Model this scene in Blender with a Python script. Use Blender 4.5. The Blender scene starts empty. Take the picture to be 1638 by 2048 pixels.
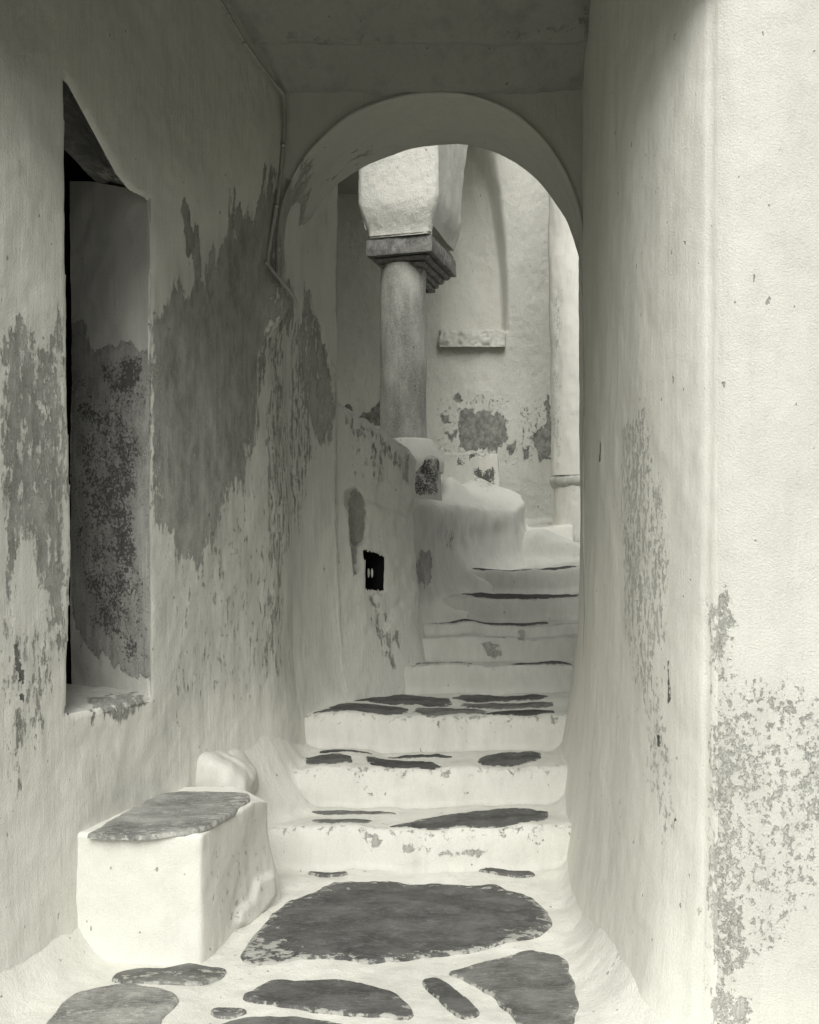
import bpy, bmesh, math, random
import numpy as np
from mathutils import Vector

random.seed(4)
F, CX, CY, H = 1937.0, 819.0, 1040.0, 1.55      # focal length and horizon of the 1638x2048 frame; eye height

scene = bpy.context.scene
COL = scene.collection

# ------------------------------------------------------------------ helpers
def pt(px, py, d):
    return np.array([(px - CX) * d / F, d, H + (CY - py) * d / F])

def on_z(px, py, z):
    d = F * (H - z) / (py - CY)
    return ((px - CX) * d / F, d)

def proj(P):
    Y = np.maximum(P[..., 1], .2)
    return CX + F * P[..., 0] / Y, CY - F * (P[..., 2] - H) / Y

def _hash(ix, iy, iz, seed):
    n = (ix * 374761393 + iy * 668265263 + iz * 2147483647 + seed * 1274126177) & 0xFFFFFFFF
    n = ((n ^ (n >> 13)) * 1274126177) & 0xFFFFFFFF
    n = ((n ^ (n >> 16)) * 2246822519) & 0xFFFFFFFF
    n = n ^ (n >> 15)
    return (n & 0xFFFFFF) / float(0xFFFFFF)

def vnoise(x, y, z, seed=0):
    xi, yi, zi = np.floor(x).astype(np.int64), np.floor(y).astype(np.int64), np.floor(z).astype(np.int64)
    fx, fy, fz = x - xi, y - yi, z - zi
    fx, fy, fz = [t * t * t * (t * (t * 6 - 15) + 10) for t in (fx, fy, fz)]
    out = 0
    for dx in (0, 1):
        for dy in (0, 1):
            for dz in (0, 1):
                w = (fx if dx else 1 - fx) * (fy if dy else 1 - fy) * (fz if dz else 1 - fz)
                out = out + w * _hash(xi + dx, yi + dy, zi + dz, seed)
    return out * 2 - 1

def fbm(x, y, z, oct=4, seed=0, gain=.5):
    a, s, out = 1., 1., 0.
    for o in range(oct):
        out = out + a * vnoise(x * s + 17.3 * o, y * s - 9.1 * o, z * s + 3.7 * o, seed + o)
        a *= gain; s *= 2.03
    return out

def sstep(a, b, x):
    t = np.clip((x - a) / (b - a), 0, 1)
    return t * t * (3 - 2 * t)

def sdpoly(poly, X, Y):
    """signed distance to a polygon, positive inside"""
    poly = np.asarray(poly, float)
    d = np.full(X.shape, 1e18); inside = np.zeros(X.shape, bool)
    n = len(poly)
    for i in range(n):
        ax, ay = poly[i]; bx, by = poly[(i + 1) % n]
        ex, ey = bx - ax, by - ay
        wx, wy = X - ax, Y - ay
        t = np.clip((wx * ex + wy * ey) / (ex * ex + ey * ey + 1e-12), 0, 1)
        d = np.minimum(d, (wx - ex * t) ** 2 + (wy - ey * t) ** 2)
        c = ((ay > Y) != (by > Y)) & (X < (bx - ax) * (Y - ay) / ((by - ay) if by != ay else 1e-12) + ax)
        inside ^= c
    d = np.sqrt(d)
    return np.where(inside, d, -d)

def grid_normals(P):
    du = np.gradient(P, axis=0); dv = np.gradient(P, axis=1)
    n = np.cross(du, dv)
    return n / (np.linalg.norm(n, axis=-1, keepdims=True) + 1e-9)

def lumpy(P, a1=.014, a2=.004, a3=.0014, seed=0, n=None):
    """hand-made plaster: broad swells, trowel dents, grit"""
    if n is None: n = grid_normals(P)
    x, y, z = P[..., 0], P[..., 1], P[..., 2]
    h = a1 * fbm(x * 1.7, y * 1.7, z * 1.4, 2, seed) + a2 * fbm(x * 7, y * 7, z * 5, 3, seed + 7) + a3 * fbm(x * 34, y * 34, z * 24, 2, seed + 3)
    return P + n * h[..., None]

def paint(P, specs, jit=(7, 16), seed=0, soft=14):
    """value of a surface mark at each vertex; ragged, drip-like outlines"""
    if not specs: return np.zeros(P.shape[:-1])
    u, v = proj(P)
    x, y, z = P[..., 0], P[..., 1], P[..., 2]
    k = 1.0
    ju = fbm(x * 9, y * 9, z * 4, 3, seed + 11)
    jv = fbm(x * 22, y * 22, z * 3, 3, seed + 23)
    u = u + ju * jit[0]; v = v + jv * jit[1]
    out = np.zeros(u.shape)
    for sp in specs:
        poly, val = sp[0], sp[1]
        sf = sp[2] if len(sp) > 2 else soft
        out = np.maximum(out, val * sstep(-sf, sf, sdpoly(poly, u, v)))
    return out

def mesh_obj(name, verts, faces, mat, parent=None, attrs=None, smooth=True):
    me = bpy.data.meshes.new(name)
    me.from_pydata(verts if isinstance(verts, list) else verts.tolist(), [], faces if isinstance(faces, list) else faces.tolist())
    if smooth: me.polygons.foreach_set('use_smooth', [True] * len(me.polygons))
    for k, a in (attrs or {}).items():
        at = me.attributes.new(k, 'FLOAT', 'POINT'); at.data.foreach_set('value', np.asarray(a, np.float32).ravel())
    me.materials.append(mat); me.update()
    o = bpy.data.objects.new(name, me); COL.objects.link(o)
    if parent is not None: o.parent = parent
    return o

def grid_obj(name, P, mat, parent=None, attrs=None, keep=None, wrap=False):
    m, n = P.shape[:2]
    idx = np.arange(m * n).reshape(m, n)
    if wrap:
        nx = np.roll(idx, -1, axis=0)
        q = np.stack([idx[:, :-1], nx[:, :-1], nx[:, 1:], idx[:, 1:]], -1).reshape(-1, 4)
    else:
        q = np.stack([idx[:-1, :-1], idx[1:, :-1], idx[1:, 1:], idx[:-1, 1:]], -1)
        if keep is not None: q = q[keep]
        q = q.reshape(-1, 4)
    V = P.reshape(-1, 3)
    A = {k: np.asarray(a).reshape(-1) for k, a in (attrs or {}).items()}
    if keep is not None:
        used = np.unique(q); re = np.full(len(V), -1); re[used] = np.arange(len(used))
        V = V[used]; q = re[q]; A = {k: a[used] for k, a in A.items()}
    return mesh_obj(name, V, q, mat, parent, A)

def resample(pts, step, smooth=3):
    pts = [np.array(p, float) for p in pts]
    for _ in range(smooth):                                   # Chaikin corner cutting keeps the ends
        q = [pts[0]]
        for a, b in zip(pts[:-1], pts[1:]):
            q += [a * .78 + b * .22, a * .22 + b * .78]
        q.append(pts[-1]); pts = q
    pts = np.array(pts)
    s = np.concatenate([[0], np.cumsum(np.linalg.norm(np.diff(pts, axis=0), axis=1))])
    t = np.linspace(0, s[-1], max(2, int(s[-1] / step)))
    return np.stack([np.interp(t, s, pts[:, k]) for k in range(pts.shape[1])], -1)

def empty(name, loc=(0, 0, 0)):
    o = bpy.data.objects.new(name, None); COL.objects.link(o); o.location = loc; o.empty_display_size = .1
    return o

def tag(o, label=None, cat=None, group=None, kind=None):
    if label: o['label'] = label
    if cat: o['category'] = cat
    if group: o['group'] = group
    if kind: o['kind'] = kind
    return o

# ------------------------------------------------------------------ materials
def new_mat(name):
    m = bpy.data.materials.new(name); m.use_nodes = True
    nt = m.node_tree; nt.nodes.clear()
    out = nt.nodes.new('ShaderNodeOutputMaterial'); b = nt.nodes.new('ShaderNodeBsdfPrincipled')
    nt.links.new(b.outputs[0], out.inputs[0])
    b.inputs['Roughness'].default_value = .9
    b.inputs['Specular IOR Level'].default_value = .2
    return m, nt, b

class NT:
    def __init__(s, nt): s.nt = nt; s.tc = nt.nodes.new('ShaderNodeTexCoord'); s.geo = None
    def n(s, t, **kw):
        k = s.nt.nodes.new(t)
        for a, v in kw.items(): setattr(k, a, v)
        return k
    def link(s, a, b): s.nt.links.new(a, b)
    def coord(s, sc=(1, 1, 1), off=(0, 0, 0)):
        m = s.n('ShaderNodeMapping'); m.inputs['Scale'].default_value = sc; m.inputs['Location'].default_value = off
        s.link(s.tc.outputs['Object'], m.inputs['Vector']); return m.outputs[0]
    def noise(s, sc, detail=5, rough=.55, stretch=(1, 1, 1), off=(0, 0, 0)):
        k = s.n('ShaderNodeTexNoise'); k.inputs['Scale'].default_value = sc; k.inputs['Detail'].default_value = detail; k.inputs['Roughness'].default_value = rough
        s.link(s.coord(stretch, off), k.inputs['Vector']); return k.outputs['Fac']
    def attr(s, name):
        k = s.n('ShaderNodeAttribute', attribute_name=name); return k.outputs['Fac']
    def math(s, op, a, b=None, c=None, clamp=False):
        k = s.n('ShaderNodeMath', operation=op, use_clamp=clamp)
        for i, v in enumerate((a, b, c)):
            if v is None: continue
            if isinstance(v, (int, float)): k.inputs[i].default_value = v
            else: s.link(v, k.inputs[i])
        return k.outputs[0]
    def maprange(s, v, a, b, c=0., d=1., smooth=True):
        k = s.n('ShaderNodeMapRange', interpolation_type='SMOOTHSTEP' if smooth else 'LINEAR')
        s.link(v, k.inputs[0])
        for i, q in zip((1, 2, 3, 4), (a, b, c, d)): k.inputs[i].default_value = q
        return k.outputs[0]
    def mix(s, f, a, b, mode='MIX'):
        k = s.n('ShaderNodeMix', data_type='RGBA', blend_type=mode)
        for sock, v in ((k.inputs[0], f), (k.inputs[6], a), (k.inputs[7], b)):
            if isinstance(v, (int, float)): sock.default_value = v
            elif isinstance(v, tuple): sock.default_value = (*v, 1)
            else: s.link(v, sock)
        return k.outputs[2]
    def grey(s, v):
        k = s.n('ShaderNodeCombineColor')
        for i in range(3): s.link(v, k.inputs[i])
        return k.outputs[0]
    def bump(s, h, dist, strength=1., prev=None):
        k = s.n('ShaderNodeBump'); k.inputs['Distance'].default_value = dist; k.inputs['Strength'].default_value = strength
        s.link(h, k.inputs['Height'])
        if prev is not None: s.link(prev, k.inputs['Normal'])
        return k.outputs[0]

def tint(v, w=1.):
    return (v * 1.0, v * (1 - .005 * w), v * (1 - .095 * w))

def plaster(name, white=.80, streak=1.0, grit=1.0, iso=.5, stain_v=.26, bs=.06, fs=1.):
    m, nt, b = new_mat(name); N = NT(nt)
    big = N.noise(1.3, 4, .5, (1, 1, .6))
    mid = N.noise(9, 6, .62, (1, 1, .35))
    brush = N.noise(60, 4, .6, (1, 1, bs))
    fine = N.noise(170, 3, .7)
    col = N.mix(N.maprange(big, .3, .7), tint(white * .90), tint(white))
    col = N.mix(N.math('MULTIPLY', N.maprange(mid, .48, .72), .38 * streak), col, tint(white * .62))
    col = N.mix(N.math('MULTIPLY', N.maprange(brush, .5, .75), .22 * streak), col, tint(white * .66))
    gr0 = N.noise(210, 3, .8, (1, 1, .6), (6, 6, 6))
    col = N.mix(N.maprange(gr0, .38, .64, 0, .17), col, tint(white * .58))
    # flaked whitewash: attribute + noise, thresholded
    n1 = N.noise(34 * fs, 6, .74, (1, 1, .24)); n2 = N.noise(30 * fs, 6, .76, (1, 1, .8), (3, 1, 7))
    nn = N.math('ADD', N.math('MULTIPLY', n1, 1 - iso), N.math('MULTIPLY', n2, iso))
    v = N.math('MULTIPLY_ADD', N.math('SUBTRACT', nn, .5), 2.5, N.attr('stain'))
    sf = N.maprange(v, .43, .60)
    sc = N.mix(N.maprange(N.noise(5, 6, .6, (1, 1, .5), (5, 5, 1)), .3, .7), tint(stain_v * .68), tint(stain_v * 1.22))
    sc = N.mix(N.math('MULTIPLY', N.maprange(brush, .48, .7), .5), sc, tint(stain_v * 1.8))
    sc = N.mix(N.math('MULTIPLY', N.maprange(fine, .48, .68), .6), sc, tint(stain_v * 1.9))
    col = N.mix(N.math('MULTIPLY', sf, N.maprange(N.noise(20, 5, .65, (1, 1, .45 if bs < .5 else .8), (8, 1, 1)), .32, .66, .97, .66)), col, sc)
    # mould: fine black speckle
    n3 = N.noise(85, 5, .78, (1, 1, .9), (2, 8, 3)); n4 = N.noise(9, 6, .7, (1, 1, .8), (1, 4, 2))
    vm = N.math('MULTIPLY_ADD', N.math('SUBTRACT', N.math('ADD', N.math('MULTIPLY', n3, .55), N.math('MULTIPLY', n4, .45)), .5), 2.6, N.attr('mould'))
    mf = N.maprange(vm, .47, .56)
    col = N.mix(N.math('MULTIPLY', mf, .9), col, tint(.055, .3))
    # soft darkening over the lime: dirt, and shade put into the colour
    gr = N.math('MULTIPLY', N.attr('grime_shade'), N.maprange(N.noise(14, 6, .65, (1, 1, .22), (9, 2, 2)), .3, .7, .35, 1.))
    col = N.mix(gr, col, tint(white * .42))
    # sparse dark pits
    pit = N.maprange(N.noise(38, 2, .5, (1, 1, .55), (4, 4, 4)), .735, .77)
    col = N.mix(N.math('MULTIPLY', pit, .55), col, tint(.09, .3))
    nt.links.new(col, b.inputs['Base Color'])
    hgt = N.math('ADD', N.math('MULTIPLY', mid, .6), N.math('MULTIPLY', brush, .25))
    hgt = N.math('SUBTRACT', hgt, N.math('MULTIPLY', sf, .35))
    nb = N.bump(hgt, .011 * grit, .75)
    nb = N.bump(fine, .0035 * grit, .8, nb)
    nb = N.bump(N.math('MULTIPLY', pit, -1.), .006, .7, nb)
    nt.links.new(nb, b.inputs['Normal'])
    return m

def stone(name, v=.085, warm=.6, spec=.6, scale=1., speck=.35, rough=.8):
    m, nt, b = new_mat(name); N = NT(nt)
    a = N.noise(4.5 * scale, 7, .62, (1, 1.7, 1)); c = N.noise(34 * scale, 6, .7, (1, 4.5, 1), (2, 1, 1)); s = N.noise(120, 4, .7, (1, 1, 1), (1, 5, 5))
    col = N.mix(N.maprange(a, .3, .72), tint(v * .55, warm), tint(v * 1.5, warm))
    col = N.mix(N.math('MULTIPLY', N.maprange(c, .45, .75), .6), col, tint(v * 2.0, warm))
    col = N.mix(N.math('MULTIPLY', N.maprange(c, .40, .22), .7), col, tint(v * .35, warm))
    wear = N.math('MULTIPLY_ADD', N.math('SUBTRACT', N.noise(20, 9, .72, (1, 1.8, 1), (7, 1, 4)), .5), 2.2, N.attr('lime'))
    col = N.mix(N.math('MULTIPLY', N.maprange(wear, .45, .6), .85), col, tint(.5))
    pale = N.noise(11 * scale, 8, .74, (1, 1.5, 1), (3, 9, 1))
    col = N.mix(N.maprange(pale, .50, .70, 0, .55), col, tint(v * 2.3, warm))
    col = N.mix(N.math('MULTIPLY', N.maprange(s, .60, .70), speck), col, tint(v * 3.8, warm))
    nt.links.new(col, b.inputs['Base Color'])
    b.inputs['Roughness'].default_value = rough; b.inputs['Specular IOR Level'].default_value = .3
    nb = N.bump(N.math('ADD', N.math('MULTIPLY', a, .7), N.math('MULTIPLY', c, .5)), .022, .9)
    nt.links.new(N.bump(s, .003, .8, nb), b.inputs['Normal'])
    return m

def column_stone(name, v=.36):
    m, nt, b = new_mat(name); N = NT(nt)
    a = N.noise(6, 7, .65, (1, 1, .35)); st = N.noise(26, 6, .65, (1, 1, .10), (2, 3, 1)); s = N.noise(90, 5, .75)
    pit = N.maprange(N.noise(30, 3, .5, (1, 1, .8), (4, 4, 4)), .69, .73)
    col = N.mix(N.maprange(a, .3, .7), tint(v * .6), tint(v * 1.25))
    col = N.mix(N.math('MULTIPLY', N.maprange(st, .5, .72), .4), col, tint(v * .5))
    col = N.mix(N.math('MULTIPLY', N.maprange(s, .48, .66), .38), col, tint(v * 1.6))
    col = N.mix(N.math('MULTIPLY', N.maprange(s, .47, .36), .4), col, tint(v * .4))
    col = N.mix(N.math('MULTIPLY', pit, .75), col, tint(v * .2, .3))
    nt.links.new(col, b.inputs['Base Color'])
    nb = N.bump(N.math('SUBTRACT', N.math('MULTIPLY', s, .5), pit), .008, .8)
    nt.links.new(N.bump(a, .012, .6, nb), b.inputs['Normal'])
    return m

def plain(name, col, rough=.8, bump=0.):
    m, nt, b = new_mat(name); N = NT(nt)
    c = N.mix(N.noise(30, 5, .6), tuple(q * .75 for q in col), tuple(q * 1.2 for q in col))
    nt.links.new(c, b.inputs['Base Color']); b.inputs['Roughness'].default_value = rough
    if bump: nt.links.new(N.bump(N.noise(60, 5, .7), bump, .8), b.inputs['Normal'])
    return m

M_wall = plaster('streaked_lime_plaster', .76, 1.0, 1.9, .35)
M_house = plaster('grey_lime_plaster', .72, .9, 1.2, .34, .185, fs=1.2)
M_jamb = plaster('mouldy_lime_plaster', .52, .6, 1.3, .7, .20)
M_face = plaster('facade_whitewash', .74, .5, 1.3, .85, .40, fs=1.5)
M_right = plaster('right_wall_whitewash', .80, .7, .8, .5, .36, fs=1.6)
M_floor = plaster('floor_whitewash', .76, .75, 1.4, .7, .30)
M_block = plaster('block_whitewash', .77, .35, .9, .7, .34)
M_arch = plaster('arch_plaster', .56, .6, .8, .3, .24)
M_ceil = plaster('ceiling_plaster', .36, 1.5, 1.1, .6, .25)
M_far = plaster('rough_far_plaster', .86, .45, 4.0, .8, .17, .8)
M_ped = plaster('ledge_whitewash', .80, .6, 1.2, .6, .24)
M_flag = stone('dark_schist', .105)
M_flag2 = stone('pale_schist', .16, .8)
M_flag3 = stone('black_schist', .075, .4)
M_top = stone('worn_slab', .27, .8, speck=.5)
M_lintel = stone('lintel_stone', .16, .7, scale=1.5)
M_cap = stone('capital_stone', .23, .7, scale=3., speck=.25)
M_col = column_stone('column_granite', .46)
M_void = plain('void_black', (.016, .016, .016), .9, .004)  # near-black colour stands in for the darkness inside openings
M_cable = plain('limed_cable', (.34, .34, .31), .7, .001)
M_pale = plain('pale_pebble', (.75, .75, .68), .5)

# ------------------------------------------------------------------ plan of the place
def LW(Y): return .411 * Y - 2.591                       # left house wall, face of the plaster
NIN = np.array([-.925, .38])                             # into the left wall

def on_left(px, py, v=0.):
    k = (px - CX) / F
    Y = (2.591 + 1.081 * v) / (.411 - k)
    return pt(px, py, Y)

D = [4.27, 4.63, 5.03, 5.716, 5.93, 6.06, 6.33, 6.93, 7.5, 8.0]            # riser lines
HT = [.183, .355, .532, .694, .8306, .893, 1.037, 1.2065, 1.329, 1.484]   # tread levels

LEFT_PLAN = [(-2.05, 1.3), (LW(2.4), 2.4), (LW(3.1), 3.1), (LW(4.0), 4.0), (LW(4.55), 4.55), (-.635, 4.82), (-.60, 5.12), (-.50, 5.33), (-.30, 5.53), (-.06, 5.77), (.025, 5.90), (.03, 6.1), (-.12, 6.35)]
lp = resample(LEFT_PLAN, .0125, 2)
RIGHT_PLAN = [(1.25, 5.27), (.93, 5.24), (.865, 4.95), (.838, 4.68), (.785, 4.2), (.75, 3.8), (.738, 3.5), (.748, 3.25), (.778, 3.05), (.815, 2.925), (.86, 2.835), (.90, 2.79), (.96, 2.765), (1.6, 2.72), (3.4, 2.60)]
rp = resample(RIGHT_PLAN, .0125, 2)

def dist_to(curve, X, Y):
    c = curve[::6]; d = np.full(X.shape, 1e9)
    for a, b in zip(c[:-1], c[1:]):
        e = b - a; t = np.clip(((X - a[0]) * e[0] + (Y - a[1]) * e[1]) / (e @ e), 0, 1)
        d = np.minimum(d, np.hypot(X - a[0] - e[0] * t, Y - a[1] - e[1] * t))
    return d

def riser_line(k, X):
    a = 1. if k < 3 else .45
    return D[k] + a * .036 * vnoise(X * 2.3 + 5 * k, X * 0 + k, X * 0, 31) + a * .018 * vnoise(X * 9, X * 0 + k * 3, X * 0, 37)

PED = [(-1.6, 6.35), (.06, 6.30), (.20, 6.42), (.29, 6.65), (.36, 6.95), (.46, 7.20), (.66, 7.30), (.86, 7.42), (.96, 7.70), (1.0, 8.3), (1.05, 9.7), (-1.6, 9.7)]

def base_floor(X, Y):
    z = np.zeros(X.shape)
    for k in range(len(D)):
        rise = HT[k] - (HT[k - 1] if k else 0.)
        w = .085 if k < 3 else .05
        t = np.clip((Y - riser_line(k, X)) / w, 0, 1)
        z = z + (rise + (.016 if k < 3 else .008) * vnoise(X * 3, X * 0 + k * 1.7, X * 0, 41)) * (1 - (1 - t) ** 3.4)
    return z

def qr(t):
    t = 1 - np.clip(t, 0, 1)
    return t ** 2.5

def pitch(Y): return np.interp(Y, [2.6, 3.7, D[0], D[1], D[2], 5.3, D[3], D[5], D[7], 8.5], [-.02, -.02, .04, .20, .36, .46, .53, .80, 1.0, 1.4])

def floor_z(X, Y):
    X = np.asarray(X, float); Y = np.asarray(Y, float)
    z = base_floor(X, Y)
    dl = np.where((X < LW(Y)) & (Y < 4.5), 0, dist_to(lp, X, Y)); dr = dist_to(rp[:int(np.argmin(np.abs(rp[:, 1] - 2.86)))], X, Y)
    inl = sdpoly(np.vstack([lp, [[-4, 6.4], [-4, 1.3]]]), X, Y) > 0
    dl = np.where(inl, 0, dl)
    inr = sdpoly(np.vstack([rp, [[3.4, 5.3]]]), X, Y) > 0
    dr = np.where(inr, 0, dr)
    # lime built up against the walls: ramps that follow the pitch of the stairs
    pl = pitch(Y)
    up = sstep(3.7, 4.2, Y)
    wob_ = .03 * vnoise(X * 0 + 3, Y * 2.2, X * 0, 91)
    Rl = .24 + .16 * up * (1 - sstep(4.9, 5.5, Y)) + wob_; Al = (.20 + .36 * up) * (1 - .70 * sstep(4.5, 5.15, Y))
    rl = pl - .10 * up + Al * qr(dl / Rl)
    upr = sstep(2.9, 4.2, Y)
    Rr = .38 - .06 * upr - .18 * sstep(5.0, 5.5, Y) + wob_; Ar = (.22 + .10 * upr - .12 * sstep(4.9, 5.4, Y)) * sstep(2.62, 3.1, Y)
    rr = pl - .10 * upr + Ar * qr(dr / Rr)
    for q in (rl, rr):
        k = .05
        hq = np.clip(.5 + .5 * (q - z) / k, 0, 1)
        z = z * (1 - hq) + q * hq + k * hq * (1 - hq)
    # heaps of lime at the top landing
    z = z + .16 * np.exp(-((X - 1.02) / .22) ** 2 - ((Y - 7.62) / .12) ** 2)
    z = z + .013 * fbm(X * 2.2, Y * 2.2, X * 0, 3, 51) + .007 * fbm(X * 8, Y * 8, X * 0, 4, 55)
    return z

# ------------------------------------------------------------------ floor and stairs (one continuous lime skin, cut at the foot of each riser)
xs = np.linspace(-1.75, 1.35, 230)
def strip(y0, y1, step):
    """rows from riser k to riser k+1, following the wandering riser lines"""
    return y0, y1
ROWX = xs
def strip_grid(k):
    """k = -1: ground up to the first riser; k = n: tread n with the riser in front of it"""
    lo = np.full(xs.shape, -3.) if k < 0 else riser_line(k, xs) - .006
    hi = (riser_line(k + 1, xs) - .006) if k + 1 < len(D) else np.full(xs.shape, 12.)
    if k < 0:
        t = np.concatenate([np.linspace(0, 5.4 / 7.27, 60, endpoint=False), np.linspace(5.4 / 7.27, 1, 190)])
    elif k + 1 < len(D):
        L = D[k + 1] - D[k]
        a = min(.09 / L, .6)
        t = np.concatenate([np.linspace(0, a, 16, endpoint=False), np.linspace(a, 1, max(6, int((L - .09) / .010)))])
    else:
        t = np.concatenate([np.linspace(0, .09 / 4, 14, endpoint=False), np.linspace(.09 / 4, 1, 110)])
    Y = lo[:, None] + (hi - lo)[:, None] * t[None, :]
    X = np.broadcast_to(xs[:, None], Y.shape)
    return np.stack([X, Y, floor_z(X, Y)], -1)

GR_FLOOR = [([(150, 1900), (420, 1915), (480, 1925), (900, 1915), (1100, 1880), (1250, 2100), (0, 2100)], .10, 60)]
GP = strip_grid(-1)
ground = grid_obj('ground', GP, M_floor, attrs={'grime_shade': .06 + .22 * sstep(-.1, .8, fbm(GP[..., 0] * 2.5, GP[..., 1] * 2.5, GP[..., 2], 4, 35)), 'stain': .22 * sstep(0, .8, fbm(GP[..., 0] * 3, GP[..., 1] * 3, GP[..., 2], 3, 39))})
tag(ground, kind='structure')

stairs = empty('staircase', (.1, D[0], 0))
tag(stairs, 'uneven whitewashed stone staircase climbing through the arch', 'staircase')
step_objs = []
STAIN_STEPS = [([(725, 1665), (760, 1660), (770, 1690), (745, 1700), (720, 1695)], .52, 10),
               ([(790, 1690), (830, 1697), (960, 1697), (1000, 1712), (900, 1712), (800, 1708)], .55, 6),
               ([(880, 1540), (905, 1538), (900, 1560), (885, 1562)], .55, 5),
               ([(920, 1478), (950, 1478), (950, 1490), (920, 1490)], .5, 5), ([(960, 1282), (1000, 1282), (1005, 1318), (975, 1322)], .55, 8),
               ([(1036, 1262), (1048, 1262), (1046, 1282), (1036, 1280)], .9, 3),
               ([(830, 1282), (850, 1280), (845, 1310), (850, 1322), (835, 1315)], .5, 5),
               ([(690, 1545), (760, 1590), (850, 1592), (850, 1598), (740, 1597)], .45, 5), ([(930, 1585), (1040, 1592), (1040, 1598), (930, 1592)], .45, 4)]
SHADE_STEPS = [([(560, 1385), (1180, 1385), (1180, 1120), (780, 1120)], .30, 30), ([(560, 1560), (1180, 1560), (1180, 1385), (560, 1385)], .22, 60)]  # shade on the steps near the arch, put into their colour
for k in range(len(D)):
    P = strip_grid(k)
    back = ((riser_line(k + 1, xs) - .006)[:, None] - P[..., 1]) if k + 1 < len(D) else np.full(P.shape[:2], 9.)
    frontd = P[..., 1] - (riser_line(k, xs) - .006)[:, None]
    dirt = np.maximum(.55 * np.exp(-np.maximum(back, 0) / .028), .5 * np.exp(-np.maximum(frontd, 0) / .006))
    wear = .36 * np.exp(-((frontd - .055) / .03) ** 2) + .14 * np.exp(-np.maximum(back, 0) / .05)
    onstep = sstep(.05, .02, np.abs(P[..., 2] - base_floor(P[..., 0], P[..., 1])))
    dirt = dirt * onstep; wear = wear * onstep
    so = grid_obj('step', P, M_floor, stairs, {'stain': np.maximum(paint(P, STAIN_STEPS, (4, 4), k), wear), 'grime_shade': np.maximum(np.maximum(paint(P, SHADE_STEPS, (4, 4), k), dirt),   .07 + .20 * sstep(-.1, .7, fbm(P[..., 0] * 4, P[..., 1] * 4 + k, P[..., 2] * 9, 3, 33)))})
    so.matrix_parent_inverse.identity(); so.location = (-.1, -D[0], 0)
    step_objs.append(so)

# flagstones: outline in the pixel frame, dropped on the level they lie on
def slab(name, poly_px, z0, mat, parent=None, parent_loc=(0, 0, 0), lime=None, lift=.011, seed=0, jag=.006, world=False, cuts=2, tol=.026, pull=np.array([1., 1.])):
    pw = [p if world else on_z(p[0], p[1], z0) for p in poly_px]
    pts = np.array(pw + [pw[0]]); c = np.mean(pts[:-1], 0)
    for _ in range(cuts):
        q = []
        for a, b in zip(pts[:-1], pts[1:]): q += [a * .75 + b * .25, a * .25 + b * .75]
        pts = np.array(q + [q[0]])
    s = np.concatenate([[0], np.cumsum(np.linalg.norm(np.diff(pts, axis=0), axis=1))])
    n = int(np.clip(s[-1] / .012, 40, 260)); t = np.linspace(0, s[-1], n, endpoint=False)
    ring = np.stack([np.interp(t, s, pts[:, i]) for i in (0, 1)], -1)
    zc0 = float(floor_z(np.array([c[0]]), np.array([c[1]]))[0])
    for _ in range(26):                                       # a stone never climbs a riser or a ramp
        bad = np.abs(floor_z(ring[:, 0], ring[:, 1]) - zc0) > tol
        if not bad.any(): break
        bad = np.convolve(np.concatenate([bad[-2:], bad, bad[:2]]).astype(float), [.3, .7, 1, .7, .3], 'valid')
        ring = ring + (c - ring) * (.06 * np.clip(bad, 0, 1))[:, None] * pull
    nrm = ring - c; nrm /= np.linalg.norm(nrm, axis=1, keepdims=True) + 1e-9
    ring = ring + nrm * (jag * fbm(ring[:, 0] * 14, ring[:, 1] * 14, ring[:, 0] * 0 + seed, 3, 60))[:, None]
    fr = [1.02, 1.0, .985, .95, .88, .78, .66, .52, .38, .24, .1]
    dz = [-.02, -.001, lift * .75, lift, lift, lift, lift, lift, lift, lift, lift]
    G = np.zeros((n, len(fr), 3))
    for j, (f, h) in enumerate(zip(fr, dz)):
        xy = c + (ring - c) * f
        G[:, j, :2] = xy
        G[:, j, 2] = floor_z(xy[:, 0], xy[:, 1]) + h + (.0025 * fbm(xy[:, 0] * 9, xy[:, 1] * 9, xy[:, 0] * 0 + seed, 3, 66) if j > 1 else 0)
    V = G.reshape(-1, 3)
    ids = np.arange(n * len(fr)).reshape(n, len(fr)); nx = np.roll(ids, -1, 0)
    q = np.stack([ids[:, :-1], nx[:, :-1], nx[:, 1:], ids[:, 1:]], -1).reshape(-1, 4).tolist()
    q.append(ids[:, -1].tolist())
    org = np.array([c[0], c[1], float(floor_z(np.array([c[0]]), np.array([c[1]]))[0])])
    if lime is not None: la = paint(V, lime, (8, 4), seed, 8)
    else: la = np.zeros(len(V))
    # lime smeared over the rim
    rim = np.zeros((n, len(fr))); rim[:, :3] = .52; rim[:, 3] = .42; rim[:, 4] = .28; rim[:, 5] = .17; rim[:, 6:] = .06
    la = np.maximum(la, rim.reshape(-1))
    base = np.array(parent_loc)
    o = mesh_obj(name, V - org, q, mat, parent, {'lime': la})
    o.location = org - base
    return o

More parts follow.
